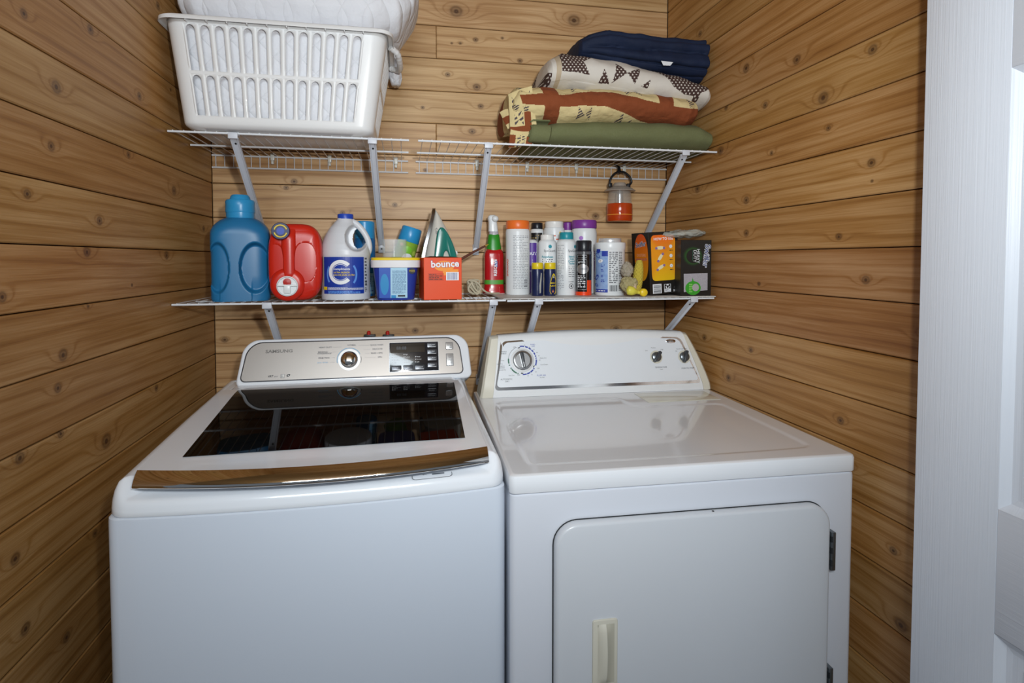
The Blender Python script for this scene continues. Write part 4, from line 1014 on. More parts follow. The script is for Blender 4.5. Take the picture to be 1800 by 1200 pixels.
# --- white orange-capped tube and neighbours
TXO = M('orange_print', '#e2562a', .5)
t, b, c, s, z = cyl_thing('spa_chemical_bottle', 'tall white bottle with a wide orange screw cap', 'bottle', 910, -.15, ZR, [(20.5, None), (21.2, 514), (21.2, 408), (20.2, 404), (19.5, 402.5)], [(20, 403), (20.6, 402), (20.3, 389.5), (19.2, 388.2), (.1, 388)], PW1, M('cap_orange', '#e8702a', .35))
S_ = Scyl(21.2*s); fine(b, S_, -8*s, 22*s, z(507), z(414), 34, M('print_pale_grey', '#9a9da3', .5), fill=.35); bars(b, S_, 12*s, 19*s, z(503), z(489), 6, TXG, vert=False); text(b, S_, 'SPAGUARD', .011, -20*s, z(470), TXO, rot=PI/2, bold=.03)
OUTM = M('label_purple', '#5b3a96', .4)
t, b, c, s, z = cyl_thing('stain_remover_bottle', 'white bottle with a purple label half hidden behind the orange-capped bottle', 'bottle', 934.5, -.105, ZR, [(12, None), (12.5, 514), (12.5, 428), (9, 423), (6, 421)], None, PW1, None)
S_ = Scyl(12.5*s); rect(b, S_, -8*s, 9.5*s, z(475), z(427), OUTM, .0004, 'label'); text(b, S_, 'OUT', .014, 1*s, z(446), TXW, bold=.03); rect(b, S_, -8*s, 9*s, z(514), z(476.5), M('label_violet', '#7c5aa8', .4), .0004, 'label'); fine(b, S_, -5*s, 8*s, z(470), z(455), 4, TXW)
t, b, c, s, z = cyl_thing('black_label_bottle', 'white bottle with black cap and black label at the back of the shelf', 'bottle', 944, -.045, ZR, [(12, None), (12.5, 514), (12.5, 407), (11.5, 404), (9, 402)], [(9.5, 403), (9.8, 402), (9.8, 392.5), (9, 391.5), (.1, 391.5)], PW1, M('cap_black', '#1d1f26', .3))
S_ = Scyl(12.5*s); rect(b, S_, -12*s, 10*s, z(440), z(409.5), M('label_black', '#17171b', .4), .0004, 'label'); fine(b, S_, -10*s, 8*s, z(425), z(412), 3, M('print_gold', '#a8925a', .5))
t, b, c, s, z = cyl_thing('tablet_jar', 'white jar with white lid at the back, a yellow strip on its label', 'jar', 974, -.09, ZR, [(18, None), (18.6, 514), (18.6, 408), (17.5, 401), (14, 399)], [(15.5, 400), (16, 399), (16, 390.5), (15, 389.5), (.1, 389.5)], PW1, M('cap_white', '#e4e2df', .35))
S_ = Scyl(18.6*s); rect(b, S_, 9*s, 13*s, z(428), z(408), YEL, .0004, n=3); fine(b, S_, -13*s, 8*s, z(430), z(412), 3, TXO, fill=.3)
PUR = M('cap_purple', '#7e3a94', .35)
t, b, c, s, z = cyl_thing('spa_chemical_bottle', 'small purple-capped bottle at the back, between the white jar and big purple-capped bottle', 'bottle', 998, -.045, ZR, [(10.5, None), (11, 514), (11, 408), (9, 404.5)], [(8.6, 405), (8.8, 404), (8.5, 392), (7.5, 391), (.1, 391)], PW1, PUR)
t, b, c, s, z = cyl_thing('spa_chemical_bottle', 'big white bottle with a wide purple cap', 'bottle', 1026.5, -.125, ZR, [(21.5, None), (22.3, 514), (22.3, 410), (21, 404), (20, 401.5)], [(21.2, 402), (22, 400.5), (21.8, 389), (20.4, 387.3), (.1, 387)], PW1, PUR)
S_ = Scyl(22.3*s); disc(b, S_, -5*s, z(419), 3.6*s, 3.6*s, M('dot_lilac', '#a877c8', .4), .0005); text(b, S_, 'spaguard', .012, 20*s, z(465), M('print_purple', '#8a5ab0', .5), rot=PI/2, bold=.03); fine(b, S_, 19.5*s, 26*s, z(490), z(440), 14, M('print_purple'))
TEA = M('cap_teal', '#1d8a98', .35); TXT = M('print_teal', '#2c8fa0', .5)
t, b, c, s, z = cyl_thing('spa_chemical_bottle', 'white bottle with a small white cap and teal dot, behind the two navy bottles', 'bottle', 962, -.165, ZR, [(15.5, None), (16, 514), (16, 427), (14.5, 423.5), (11.5, 421)], [(11.6, 422), (12, 421), (12, 413.5), (11, 412.5), (.1, 412.5)], PW1, MATS['cap_white'])
S_ = Scyl(16*s); disc(b, S_, 5*s, z(433.5), 3.1*s, 3.1*s, TXT, .0005); text(b, S_, 'SpaGuard', .0105, 5*s, z(441), TXD); text(b, S_, 'Polysheen', .0095, .5*s, z(451.5), TXT, bold=.03); fine(b, S_, -9*s, 10*s, z(461), z(454.5), 2, TXG)
t, b, c, s, z = cyl_thing('spa_chemical_bottle', 'white bottle with a teal cap, between the navy bottles and black can', 'bottle', 995.5, -.205, ZR, [(16.5, None), (17, 516), (17, 427), (15.5, 423.5), (12, 420.5)], [(12, 421), (12.4, 420), (12.2, 409.5), (11.3, 408.4), (.1, 408.4)], PW1, TEA)
S_ = Scyl(17*s); fine(b, S_, -18*s, -4*s, z(508), z(430), 27, M('print_pale_grey'), fill=.35)
text(b, S_, 'SpaGuard', .0105, 14*s, z(441), TXD); disc(b, S_, 18*s, z(433.5), 3.1*s, 3.1*s, TXT, .0005)
for y_, s_ in ((451, 'Stain &'), (455, 'Scale'), (459, 'Control'), (463, 'Taches')): text(b, S_, s_, .0078, 10*s, z(y_), TXT, bold=.03)
fine(b, S_, 4*s, 16*s, z(487), z(467), 6, TXG, fill=.3); arc(b, S_, 9*s, z(502), 3.6*s, 4.5*s, 0, 2*PI, TXD); disc(b, S_, 9*s, z(502), 1.4*s, 2*s, TXD, .0005); text(b, S_, 'DANGER', .0045, 9*s, z(494.5), TXD)
NAV = M('navy_bottle', '#17224a', .3); CY_ = M('cap_yellow', '#dcc21e', .35)
for px_, lb_, k in ((944.5, 'small navy bottle with yellow cap beside the orange-capped bottle', 0), (967, 'small navy bottle with yellow cap and yellow-edged label', 1)):
    t, b, c, s, z = cyl_thing('test_strip_bottle', lb_, 'bottle', px_, -.238, ZR, [(9.8, None), (10.4, 516.5), (10.4, 508), (10.0, 490), (10.6, 478), (9.6, 472.5)], [(9.6, 472.8), (10, 472), (10, 463), (9.3, 461.5), (.1, 461.5)], NAV, CY_, 'navy bottles with yellow caps')
    S_ = Scyl(10.5*s)
    if k == 0: shape(b, S_, [(4*s, z(515)), (6.5*s, z(514)), (7*s, z(500)), (8*s, z(490)), (8.5*s, z(480)), (6.5*s, z(479)), (5*s, z(490)), (3.5*s, z(502))], M('strip_silver', '#a9a9a4', .4), .0008)
    else:
        P_ = [(-.5, 511), (1.5, 516), (9, 516.5), (12, 514), (12, 490), (9, 482), (6, 480), (3.5, 484), (0, 497)]
        shape(b, S_, [(x*s, z(y)) for x, y in P_], YEL, .0006); shape(b, S_, [(3+(x-3)*.86, y) for x, y in [(0, 0)]] and [((5.5+(x-5.5)*.82)*s, z(499+(y-499)*.84)) for x, y in P_], NAV, .001)
        text(b, S_, 'MULTI', .0068, 6*s, z(497), YEL, h=.0014, bold=.03); text(b, S_, 'PURPOSE', .0055, 6*s, z(502), YEL, h=.0014, bold=.03); shape(b, S_, [(4*s, z(488)), (8*s, z(488)), (6*s, z(483))], M('strip_silver'), .0014); shape(b, S_, [(3*s, z(513)), (7*s, z(513)), (5*s, z(508))], M('print_salmon', '#c8795c', .4), .0014)
# black can
t, b, c, s, z = cyl_thing('aftershave_can', 'black spray can with an orange base, in front of the big purple-capped bottle', 'spray can', 1026, -.238, ZR, [(13.3, None), (13.9, 515.5), (13.9, 443), (13.2, 441)], [(13.3, 442), (13.6, 441), (13.6, 424.5), (12.2, 422.6), (.1, 422.6)], M('can_black', '#141315', .22, coat=.3), M('cap_black'))
OB = M('can_orange', '#ea4314', .3); S_ = Scyl(13.9*s)
obj('orange_base', lathe([(13.95*s, .0005), (13.97*s, .003), (13.97*s, z(512.5)), (13.95*s, z(512))], 40, cap0=False, cap1=False), OB, b); rect(b, S_, 6*s, 17*s, z(513), z(492), OB, .0003)
obj('clear_collar', lathe([(13.95*s, z(447)), (13.95*s, z(442))], 40, cap0=False, cap1=False), M('collar_smoke', '#57585c', .2), b)
SLV = M('can_silver', '#a7a7a9', .3, .7); SI = lambda u, v, h=0: S_(u, v, h)
def cframe(u0, u1, v0, v1, wd, mat, h, r):
    o1 = rrect(u1-u0, v1-v0, r, 4, (u0+u1)/2, (v0+v1)/2); o2 = rrect(u1-u0-2*wd, v1-v0-2*wd, max(r-wd, .0003), 4, (u0+u1)/2, (v0+v1)/2)
    # subdivide long edges so that the frame follows the can
    def sub(P):
        Q = []
        for i in range(len(P)):
            a, c2 = P[i], P[(i+1) % len(P)]
            for k in range(4): Q.append((a[0]+(c2[0]-a[0])*k/4, a[1]+(c2[1]-a[1])*k/4))
        return Q
    A, B = sub(o1), sub(o2); bm = bmesh.new(); A = [bm.verts.new((x, y, 0)) for x, y in A]; B = [bm.verts.new((x, y, 0)) for x, y in B]
    for i in range(len(A)): bm.faces.new((A[i], A[(i+1) % len(A)], B[(i+1) % len(B)], B[i]))
    apply2d(bm, S_, h); obj('label_frame', bm, mat, b, smooth=False)
cframe(-12*s, 6*s, z(508.5), z(456), .8*s, SLV, .0005, .003); cframe(-12*s, 6*s, z(453.5), z(448), .8*s, SLV, .0005, .003)
disc(b, S_, -2*s, z(472.5), 11*s, (z(464)-z(481))/2, SLV, .0009, 'oval_badge'); text(b, S_, 'OMIST', .010, -1*s, z(472.5), M('can_text_grey', '#6b6b70', .4), h=.0012, bold=.02)
text(b, S_, 'AFTER', .009, -4*s, z(461), TXW, h=.0008); fine(b, S_, -11*s, 3*s, z(505), z(483), 7, TXW, .0008, fill=.45)
# wide tub with blue label
X, s, rz = spot(1072, -.235, ZR); z = lambda y: zpx(1072, y, -.235)-ZR
t = thing('pool_salt_tub', 'wide white tub with a blue picture label beside the yellow duster', 'tub', (X, -.235, ZR), rz)
R_ = 26*s
b = obj('body', lathe([(25*s, 0), (26*s, z(516)), (26*s, z(440)), (26.6*s, z(438)), (27*s, z(436)), (27*s, z(428)), (26.4*s, z(426.6)), (22*s, z(426))], 44), PW1, t, angle=40)
obj('lid', lathe([(19.5*s, z(426.2)), (19.8*s, z(425)), (19.4*s, z(420)), (18.5*s, z(419)), (.0003, z(419))], 36), M('cap_silver_white', '#d8d8da', .25, .4), t, angle=40)
S_ = Scyl(R_); BL2 = M('label_sky_blue', '#5c86c4', .4, bump=(90, .02, .0003), noise_col='#a9c1e2')
rect(b, S_, -30*s, -3.2*s, z(512), z(441), BL2, .0005, 'label', n=14); rect(b, S_, -30*s, -3.2*s, z(512.5), z(507), TXB, .0008, n=10); rect(b, S_, -14*s, -3.2*s, z(450.5), z(441.5), TXB, .0008, n=6)
disc(b, S_, -17*s, z(458.5), 5*s, .0055, TXW, .0010, rot=.15); arc(b, S_, -17*s, z(458.5), .002, .003, .5, 5.5, M('badge_brown', '#6b5040', .4), .0013)
for u, y_, a, b2 in ((-22, 440, 5, 6), (-19.5, 436, 3.5, 4), (-24, 449, 3, 8), (-26, 487, 3.5, 7), (-27, 500, 2.5, 6)): disc(b, S_, u*s, z(y_), a*s, b2*s*.9, TXB, .0011, rot=u)
for k, (y_, l_) in enumerate(((466, 8), (474, 6), (484, 9), (492, 7))): fine(b, S_, -16*s, (-16+l_)*s, z(y_+3), z(y_-2), 2, TXB, .0009, seed=k)
fine(b, S_, -1*s, 14*s, z(497), z(442), 17, TXG, fill=.5); fine(b, S_, 16*s, 24*s, z(510), z(442), 24, TXG, fill=.45); bars(b, S_, 0*s, 14*s, z(510.5), z(500), 13, TXD); fine(b, S_, -28*s, -5*s, z(511), z(508.5), 1, TXW, .001)
# --- yellow duster with its fluffy heads
zg = ZR; P = atY(1133, 517, -.352)
t = thing('hand_duster', 'yellow hand duster handle with fuzzy duster heads in front of the orange box', 'duster', (P.x, -.340, ZR))
YH = M('duster_yellow', '#e6c52a', .35); YP = M('duster_pale_yellow', '#d9d050', .35)
ls = mpp((P.x, -.35, 1.22))
obj('handle_knob', at_xz(ycyl([(7*ls*.8, -.006), (7*ls, -.002), (7*ls, .008), (5.5*ls, .011), (.0003, .0115)], 28), 0, 7.2*ls), YH, t, angle=50)
obj('handle', tube(spline([(-2*ls, .002, 6*ls), (-9*ls, .002, 7.5*ls), (-16*ls, .0, 9*ls), (-23*ls, 0, 10.5*ls), (-31*ls, .002, 12*ls)], 5), lambda f: (.0055+.0085*sstep(.25, .7, f))*(1-.95*sstep(.88, 1.0, f)), 14), YP, t, angle=70)
def fuzz(name, cx_, cy_, cz_, rx_, ry_, rz_, mat, seed, amp, par, us=36, vs=24):
    bm = bmesh.new(); bmesh.ops.create_uvsphere(bm, u_segments=us, v_segments=vs, radius=1)
    for q in bm.verts:
        n_ = noise.noise(q.co*2.6+Vector((seed, 0, 0)))*amp+noise.noise(q.co*7+Vector((0, seed, 0)))*amp*.7
        q.co = Vector((cx_+q.co.x*rx_*(1+n_), cy_+q.co.y*ry_*(1+n_), cz_+q.co.z*rz_*(1+n_*.7)))
    return obj(name, bm, mat, par, angle=180)
FZ1 = M('fluff_beige', '#b9ad86', .9, bump=(160, .9, .004), noise_col='#8f8556'); FZ2 = M('fluff_lilac', '#b1a6a0', .9, bump=(160, .9, .004), noise_col='#8c8460'); FZ3 = M('fluff_yellow', '#b3a132', .9, bump=(220, .9, .003), noise_col='#c4b04a')
zf = lambda y: zpx(1125, y, -.31)-ZR
hd_ = fuzz('duster_head', -22*ls, .022, (zf(500)), 14*ls, .016, 14*ls, FZ1, 3, .30, t)
fuzz('duster_tuft', -24*ls, .024, zf(474), 10.5*ls, .014, 13.5*ls, FZ2, 9, .28, t); fuzz('duster_tuft', -14*ls, .016, zf(497), 8*ls, .012, 9*ls, FZ1, 14, .35, t)
fuzz('duster_tuft', -13.5*ls, .010, zf(504), 3.5*ls, .006, 9*ls, M('fluff_pink', '#c6ae98', .9), 21, .12, t)
def cob(u, v):
    a = 2*PI*u; r1 = 8.6*ls*(math.sin(PI*min(1, max(.0, v*.97+.015)))**.28); bumps = 1+.09*math.sin(a*9)*math.sin(v*60)
    return (-3.5*ls+(v-.5)*5*ls+r1*bumps*math.cos(a), .024+r1*.9*bumps*math.sin(a), zf(517)+(zf(457)-zf(517))*v)
obj('bristle_sleeve', gridmesh(60, 90, cob), FZ3, t, angle=180)
# --- boxes of dusters and pads
BK = M('box_black', '#1b1815', .4)
C0 = atY(1143.5, 517, -.305); 
t = thing('duster_refill_box', 'black box with orange and yellow panels, tilted, next to the duster', 'box', (C0.x, C0.y, ZR+.001), 0, rot=(0, math.radians(-3.2), .14))
sA = mpp(C0); zz_ = lambda y: zpx(1165, y, -.30)-ZR
fw_, lw_ = .108, .100; BH = zz_(409)
b = obj('carton', bx(0, fw_, 0, lw_, 0, BH, .001, 1), BK, t, smooth=False)
Sf = Sflat(0); Sl = lambda u, v, h=0: Vector((-h, lw_-u, v))
def gradpanel(par, S, u0, u1, v0, v1, r, c0, c1, nm, h=.0005):
    def inside(u, v):
        return S(u0+(u1-u0)*u, v0+(v1-v0)*v, h)
    me = gridmesh(16, 24, inside, lambda u, v: tuple(a*(1-v)+b2*v for a, b2 in zip(lin(c0), lin(c1))))
    return obj(nm, me, Mart('gradient_print', .4), par, smooth=False)
def grad_shape(par, S, cu, cv, a, bb2, c0, c1, nm, h=.0005, power=2, rot=0):
    verts = []; faces = []; cols = []; nr_, na = 10, 40
    def P(rr, an):
        x = a*rr*math.copysign(abs(math.cos(an))**(2/power), math.cos(an)); y = bb2*rr*math.copysign(abs(math.sin(an))**(2/power), math.sin(an)); return x, y
    me = gridmesh(na, nr_, lambda u, v: S(cu+P(max(v, .001), 2*PI*u)[0], cv+P(max(v, .001), 2*PI*u)[1], h), lambda u, v: (lambda f: tuple(p*(1-f)+q*f for p, q in zip(lin(c0), lin(c1))))(min(1, max(0, .5+.5*math.sin(2*PI*u)*v))))
    return obj(nm, me, Mart('gradient_print', .4), par, smooth=False)
ph = BH*.80/2; grad_shape(b, Sf, fw_*.49, BH*.585, fw_*.415, BH*.365, '#e8bb18', '#ec6a22', 'front_panel', power=9)
text(b, Sf, 'HOW TO USE', .0115, fw_*.5, BH*.885, TXW, h=.0010, bold=.02)
LIL = M('print_lilac', '#8d6f9c', .5); CRP = M('print_cream', '#e6dcb2', .5)
for k, (v, r_) in enumerate(((.745, 0), (.595, .9), (.435, .5))):
    cx_, cy2 = fw_*.38, BH*v
    disc(b, Sf, cx_, cy2, .015, .0055, CRP, .0010, rot=r_); dx, dy_ = .014*math.cos(r_), .014*math.sin(r_)
    disc(b, Sf, cx_-dx, cy2-dy_-.001, .0045, .004, LIL, .0013); disc(b, Sf, cx_+dx, cy2+dy_-.001, .0045, .004, LIL, .0013)
    disc(b, Sf, fw_*.74, cy2+.003, .0055, .0055, TXW, .001); text(b, Sf, str(k+1), .006, fw_*.74, cy2+.003, TXG, h=.0014); fine(b, Sf, fw_*.69, fw_*.82, cy2-.011, cy2-.008, 1, TXD, .001, fill=.8)
rect(b, Sf, fw_*.085, fw_*.38, BH*.02, BH*.17, TXW, .0005, 'barcode_field', n=2); bars(b, Sf, fw_*.11, fw_*.355, BH*.03, BH*.16, 9, M('barcode_dark', '#3a4347', .5), .0009, vert=False)
rect(b, Sf, fw_*.47, fw_*.70, BH*.03, BH*.16, TXW, .0005, 'recycling_field', n=2); rect(b, Sf, fw_*.485, fw_*.685, BH*.085, BH*.155, BK, .0008, n=2)
for a in (PI/2, PI/2+2*PI/3, PI/2+4*PI/3): arc(b, Sf, fw_*.585, BH*.119, .0038, .0072, a-.75, a+.75, TXW, .0011, 'recycling_mark', 8)
fine(b, Sf, fw_*.50, fw_*.68, BH*.038, BH*.078, 3, TXG, .0009); fine(b, Sf, fw_*.78, fw_*.98, BH*.03, BH*.07, 2, TXW, .0008); arc(b, Sf, fw_*.83, BH*.10, .0025, .0033, 0, 2*PI, TXG, .0008)
grad_shape(b, Sl, lw_*.56, BH*.60, lw_*.40, BH*.38, '#e0a01c', '#dc4a12', 'side_panel', power=2.4)
text(b, Sl, 'Swiffer', .0215, lw_*.555, BH*.81, TXW, rot=.1, h=.0012, bold=.045); text(b, Sl, 'Swiffer', .0215, lw_*.555, BH*.81, M('swiffer_blue', '#25346e', .4), rot=.1, h=.0015, bold=.01)
text(b, Sl, 'DUSTERS', .013, lw_*.56, BH*.635, M('print_peach', '#e8b08c', .5), h=.0009); text(b, Sl, 'HEAVY DUTY', .011, lw_*.57, BH*.565, M('print_violet', '#8d5a86', .5), h=.0009); text(b, Sl, '360', .008, lw_*.56, BH*.505, MATS['print_peach'], h=.0009)
# pads box
GX_ = 1.551; Yg = -.335
t = thing('duster_refill_box', 'black box with green ring and sideways HEAVY DUTY lettering beside the right wall', 'box', (GX_-.103, Yg, ZR), 0.0, rot=(0, 0, -.03))
zg_ = lambda y: zpx(1220, y, Yg)-ZR; BH2 = zg_(421.5); GW, GD = .102, .085
b = obj('carton', bx(0, GW, 0, GD, 0, BH2, .001, 1), BK, t, smooth=False); Sf = Sflat(0)
def ux(px): return (px-1190)/(1251-1190)*.100+.001
cuu, cvv = ux(1214), zg_(450)
for r_, c_ in ((17, '#1c2617'), (15.2, '#1f3a1a'), (13.6, '#244a1e')): disc(b, Sf, cuu, cvv, r_*.0018*1.1, r_*.0018, M('ring'+c_[1:], c_, .4), .0003+(17-r_)*.00006, n=36)
disc(b, Sf, cuu+.001, cvv, 12.2*.0019, 12.2*.0018, BK, .0008, n=36)
text(b, Sf, 'HEAVY', .0145, ux(1224), cvv, TXW, rot=-PI/2, h=.0012); text(b, Sf, 'DUTY', .0145, ux(1217.3), cvv, TXW, rot=-PI/2, h=.0012); fine(b, lambda u, v, h=0: Sf(ux(1213)+v, cvv-u, h), -.018, .02, -.001, .001, 1, GRN, .0011)
for bo, m_, h_ in ((.055, TXW, .0015), (.008, M('swiffer_blue'), .0018)): text(b, Sf, 'Swiffer', .0260, ux(1241), cvv+.001, m_, rot=-PI/2-.12, h=h_, bold=bo)
shape(b, Sf, [(ux(1196)-.001, zg_(481)), (ux(1196), zg_(513)), (ux(1244), zg_(510)), (ux(1244), zg_(480))], M('pad_grey', '#b9b4ba', .7, bump=(300, .6, .002), noise_col='#8f8b93'), .0006, 'pad_picture')
disc(b, Sf, ux(1214.5), zg_(506), 13.5*.0019, 12*.0018, M('badge_green', '#3a9a2a', .4), .0010); disc(b, Sf, ux(1219.5), zg_(505), 6*.0019, 6.5*.0018, M('pad_picture_grey', '#a9a4a2', .6), .0013); shape(b, Sf, [(ux(1212), zg_(495)), (ux(1216), zg_(495)), (ux(1213.6), zg_(488))], M('badge_green'), .0011)
fine(b, Sf, ux(1206), ux(1213), zg_(514), zg_(498), 5, M('print_light_green', '#8fd06a', .5), .0014)
# plastic bag lying over the boxes
def bag(u, v):
    a = 2*PI*u; f = math.sin(PI*v)**.6; c, s_ = math.cos(a), math.sin(a)
    x = atY(1157, 410, -.28).x*(1-v)+(atY(1244, 410, -.28).x-.012)*v
    n1 = noise.noise(Vector((v*5, c*1.3, s_*1.3)))*.010
    return (x, -.285+.045*c*f+n1, 1.386+.0125*s_*f+.006*noise.noise(Vector((v*7, c*3, s_*2+5)))+.008*v)
zb_ = zpx(1200, 411, -.285)
bgm = gridmesh(48, 40, bag)
for q in bgm.vertices: q.co.z += zb_-1.390
bo_ = obj('plastic_bag', bgm, M('bag_film', '#cfd2c9', .15, alpha=.55, bump=(35, .9, .01)), angle=180); tag(bo_, 'crumpled clear plastic bag lying on top of the black boxes', 'bag')
# --- hanging lantern
XL = atY(1088, 340, -.045).x; YLn = -.052; z = lambda y: zpx(1088, y, YLn)
s = mpp((XL, YLn, 1.5)); z0 = z(389)
t = thing('camping_lantern', 'clear and orange camping lantern hanging by a black hook from the upper shelf', 'lantern', (XL, YLn, z0))
zz = lambda y: z(y)-z0
BLKP = M('hook_black', '#15161a', .35); OG = M('lantern_orange', '#c8420e', .12, alpha=.80, coat=.5); CG = M('lantern_clear', '#cfc6bb', .08, alpha=.30, coat=.5); FR_ = M('lantern_frosted', '#a29488', .35)
obj('orange_base', lathe([(21.5*s, 0), (22.6*s, zz(386)), (22.4*s, zz(360)), (21.8*s, zz(358.5))], 40), OG, t, angle=40)
obj('inner_ring', lathe([(22.65*s, zz(378.6)), (22.8*s, zz(378)), (22.65*s, zz(377.4))], 40, cap0=False, cap1=False), M('ring_amber', '#f0a040', .2), t)
obj('clear_shade', lathe([(21.6*s, zz(358)), (20.5*s, zz(348)), (19*s, zz(335)), (18.4*s, zz(332))], 40, cap0=False, cap1=False), CG, t, angle=60)
obj('reflector', lathe([(7*s, zz(358)), (6.5*s, zz(345)), (5.5*s, zz(335))], 28), M('reflector_silver', '#c9ccd2', .2, .8), t)
obj('top_plate', lathe([(27*s, zz(336.5)), (27.3*s, zz(335.5)), (22*s, zz(331.5)), (16*s, zz(329)), (12*s, zz(327.5)), (11*s, zz(323)), (9.5*s, zz(321.5)), (.0004, zz(321.5))], 40), FR_, t, angle=40)
ha = [((px-1088.5)*s, -.004, zz(py)) for px, py in ((1070.5, 327), (1069.5, 322), (1071.5, 314), (1076.5, 307), (1083, 303), (1089, 302), (1096, 303), (1102, 306.5), (1107, 312), (1109.5, 319.5), (1107, 323), (1104, 325))]
hk = obj('handle', tube(spline(ha, 4), .0038, 10), BLKP, t)
for ex in (-18.5, 15): obj('handle_joint', bx(ex*s-.006, ex*s+.006, -.012, .008, zz(329.5), zz(322.5), .002), BLKP, hk)
obj('hook', tube(spline([(0, -.004, zz(304)), (-1.5*s, 0, zz(299)), (-1*s, .004, zz(294)), (-1*s, .018, zz(291)), (0, .040, zz(287.5)), (0, .050, zz(285))], 5), lambda f: .0068-.004*f, 10), BLKP, t)

# ================================================================== upper shelf
ZT = ZU+.0045
# --- laundry basket
BW_ = M('basket_plastic', '#e6e6e6', .3, coat=.1)
fl = atZ(318, 222, ZT); fr_ = atZ(655, 240, ZT); yb0, yf0 = -.13, -.375
xc = (.045+.520)/2; halfb = (.520-.045)/2
rimz = .5*(atY(290, 25, -.425).z+atY(680, 62, -.425).z); HB = rimz-ZT
xr0, xr1 = atY(283, 30, -.43).x, atY(680, 66, -.43).x
bk = thing('laundry_basket', 'white plastic laundry basket with slotted sides on the upper shelf', 'laundry basket', (xc, (yb0+yf0)/2, ZT), 0)
bcx = (xr0+xr1)/2-xc; ah0, bh0 = halfb, (yb0-yf0)/2; ah1 = (xr1-xr0)/2; yfr = -.425; ybr = -.060; cy1 = (yfr+ybr)/2-(yb0+yf0)/2; bh1 = (ybr-yfr)/2
RB0, RB1 = .034, .040
def bpos(side, s_, t_, off=0):
    """side 0 front,1 right,2 back,3 left ; s in -1..1 along the straight part, t height 0..1"""
    a = ah0+(ah1-ah0)*t_+off; b = bh0+(bh1-bh0)*t_+off; r = RB0+(RB1-RB0)*t_; cx_ = bcx*t_; cy_ = cy1*t_; h = HB*t_
    if t_ < .06: k = (.06-t_)/.06; a -= .02*k*k; b -= .02*k*k
    if side == 0: return Vector((cx_+s_*(a-r), cy_-b, h))
    if side == 1: return Vector((cx_+a, cy_+s_*(b-r), h))
    if side == 2: return Vector((cx_-s_*(a-r), cy_+b, h))
    return Vector((cx_-a, cy_-s_*(b-r), h))
def bcorner(k, f, t_, off=0):
    a = ah0+(ah1-ah0)*t_+off; b = bh0+(bh1-bh0)*t_+off; r = RB0+(RB1-RB0)*t_; cx_ = bcx*t_; cy_ = cy1*t_
    if t_ < .06: q = (.06-t_)/.06; a -= .02*q*q; b -= .02*q*q
    sx, sy = ((1, -1), (1, 1), (-1, 1), (-1, -1))[k]; an = -PI/2+k*PI/2+f*PI/2
    return Vector((cx_+sx*(a-r)+r*math.cos(an), cy_+sy*(b-r)+r*math.sin(an), HB*t_))
bm = bmesh.new()
def quad(*p): bm.faces.new([bm.verts.new(q) for q in p])
TL = [0, .02, .04, .06, .09, .12]; T1a, T1b, T2a, T2b = .12, .510, .535, .962; TT = [.14, .475, .535, .93, 1.0]
def cell(side, s0, s1, t0, t1, k=.37, tmar=.03):
    """a cell with a capsule-shaped slot"""
    w2 = (s1-s0)/2; cs_ = (s0+s1)/2; hw = w2*(1-k); cap_t = .045; n_ = 6; m_ = 6
    inner = []; outer = []
    b0, b1 = t0+.006, t1-.010
    # right side up, top cap, left side down, bottom
    for i in range(m_+1):
        f = i/m_; inner.append((cs_+hw, b0+(b1-cap_t-b0)*f)); outer.append((s1, t0+(t1-t0)*f))
    for i in range(1, n_+1):
        a = PI*i/n_; inner.append((cs_+hw*math.cos(a), b1-cap_t+cap_t*math.sin(a))); outer.append((s1-(s1-s0)*i/n_, t1))
    for i in range(1, m_+1):
        f = i/m_; inner.append((cs_-hw, b1-cap_t+(b0-b1+cap_t)*f)); outer.append((s0, t1+(t0-t1)*f))
    for i in range(1, n_):
        f = i/n_; inner.append((cs_-hw+2*hw*f, b0)); outer.append((s0+(s1-s0)*f, t0))
    n2 = len(inner)
    for i in range(n2):
        j = (i+1) % n2
        quad(bpos(side, *outer[i]), bpos(side, *outer[j]), bpos(side, *inner[j]), bpos(side, *inner[i]))
for side, ncell, m0, m1 in ((0, 13, -.985, .93), (1, 8, -.9, .9), (2, 13, -.95, .95), (3, 8, -.9, .9)):
    for ta, tb, slotted in [(a, b, False) for a, b in zip(TL, TL[1:])]+[(T1a, T1b, True), (T1b, T2a, False), (T2a, T2b, True), (T2b, 1.0, False)]:
        st = [-1, m0]+[m0+(m1-m0)*i/ncell for i in range(1, ncell)]+[m1, 1]
        for i in range(len(st)-1):
            if slotted and 1 <= i <= ncell: cell(side, st[i], st[i+1], ta, tb)
            else: quad(bpos(side, st[i], ta), bpos(side, st[i+1], ta), bpos(side, st[i+1], tb), bpos(side, st[i], tb))
for k in range(4):
    for ta, tb in zip(TL+[T1b, T2a, T2b], TL[1:]+[T1b, T2a, T2b, 1.0]):
        for i in range(6): quad(bcorner(k, i/6, ta), bcorner(k, (i+1)/6, ta), bcorner(k, (i+1)/6, tb), bcorner(k, i/6, tb))
bot = []
for k in range(4):
    for i in range(7): bot.append(bcorner(k, i/6, 0))
bm.faces.new([bm.verts.new(p) for p in bot][::-1])
bmesh.ops.remove_doubles(bm, verts=bm.verts[:], dist=.0004)
bmesh.ops.recalc_face_normals(bm, faces=bm.faces[:])
bo = obj('body', bm, BW_, bk, angle=50)
sm = bo.modifiers.new('solid', 'SOLIDIFY'); sm.thickness = .0022; sm.offset = -1
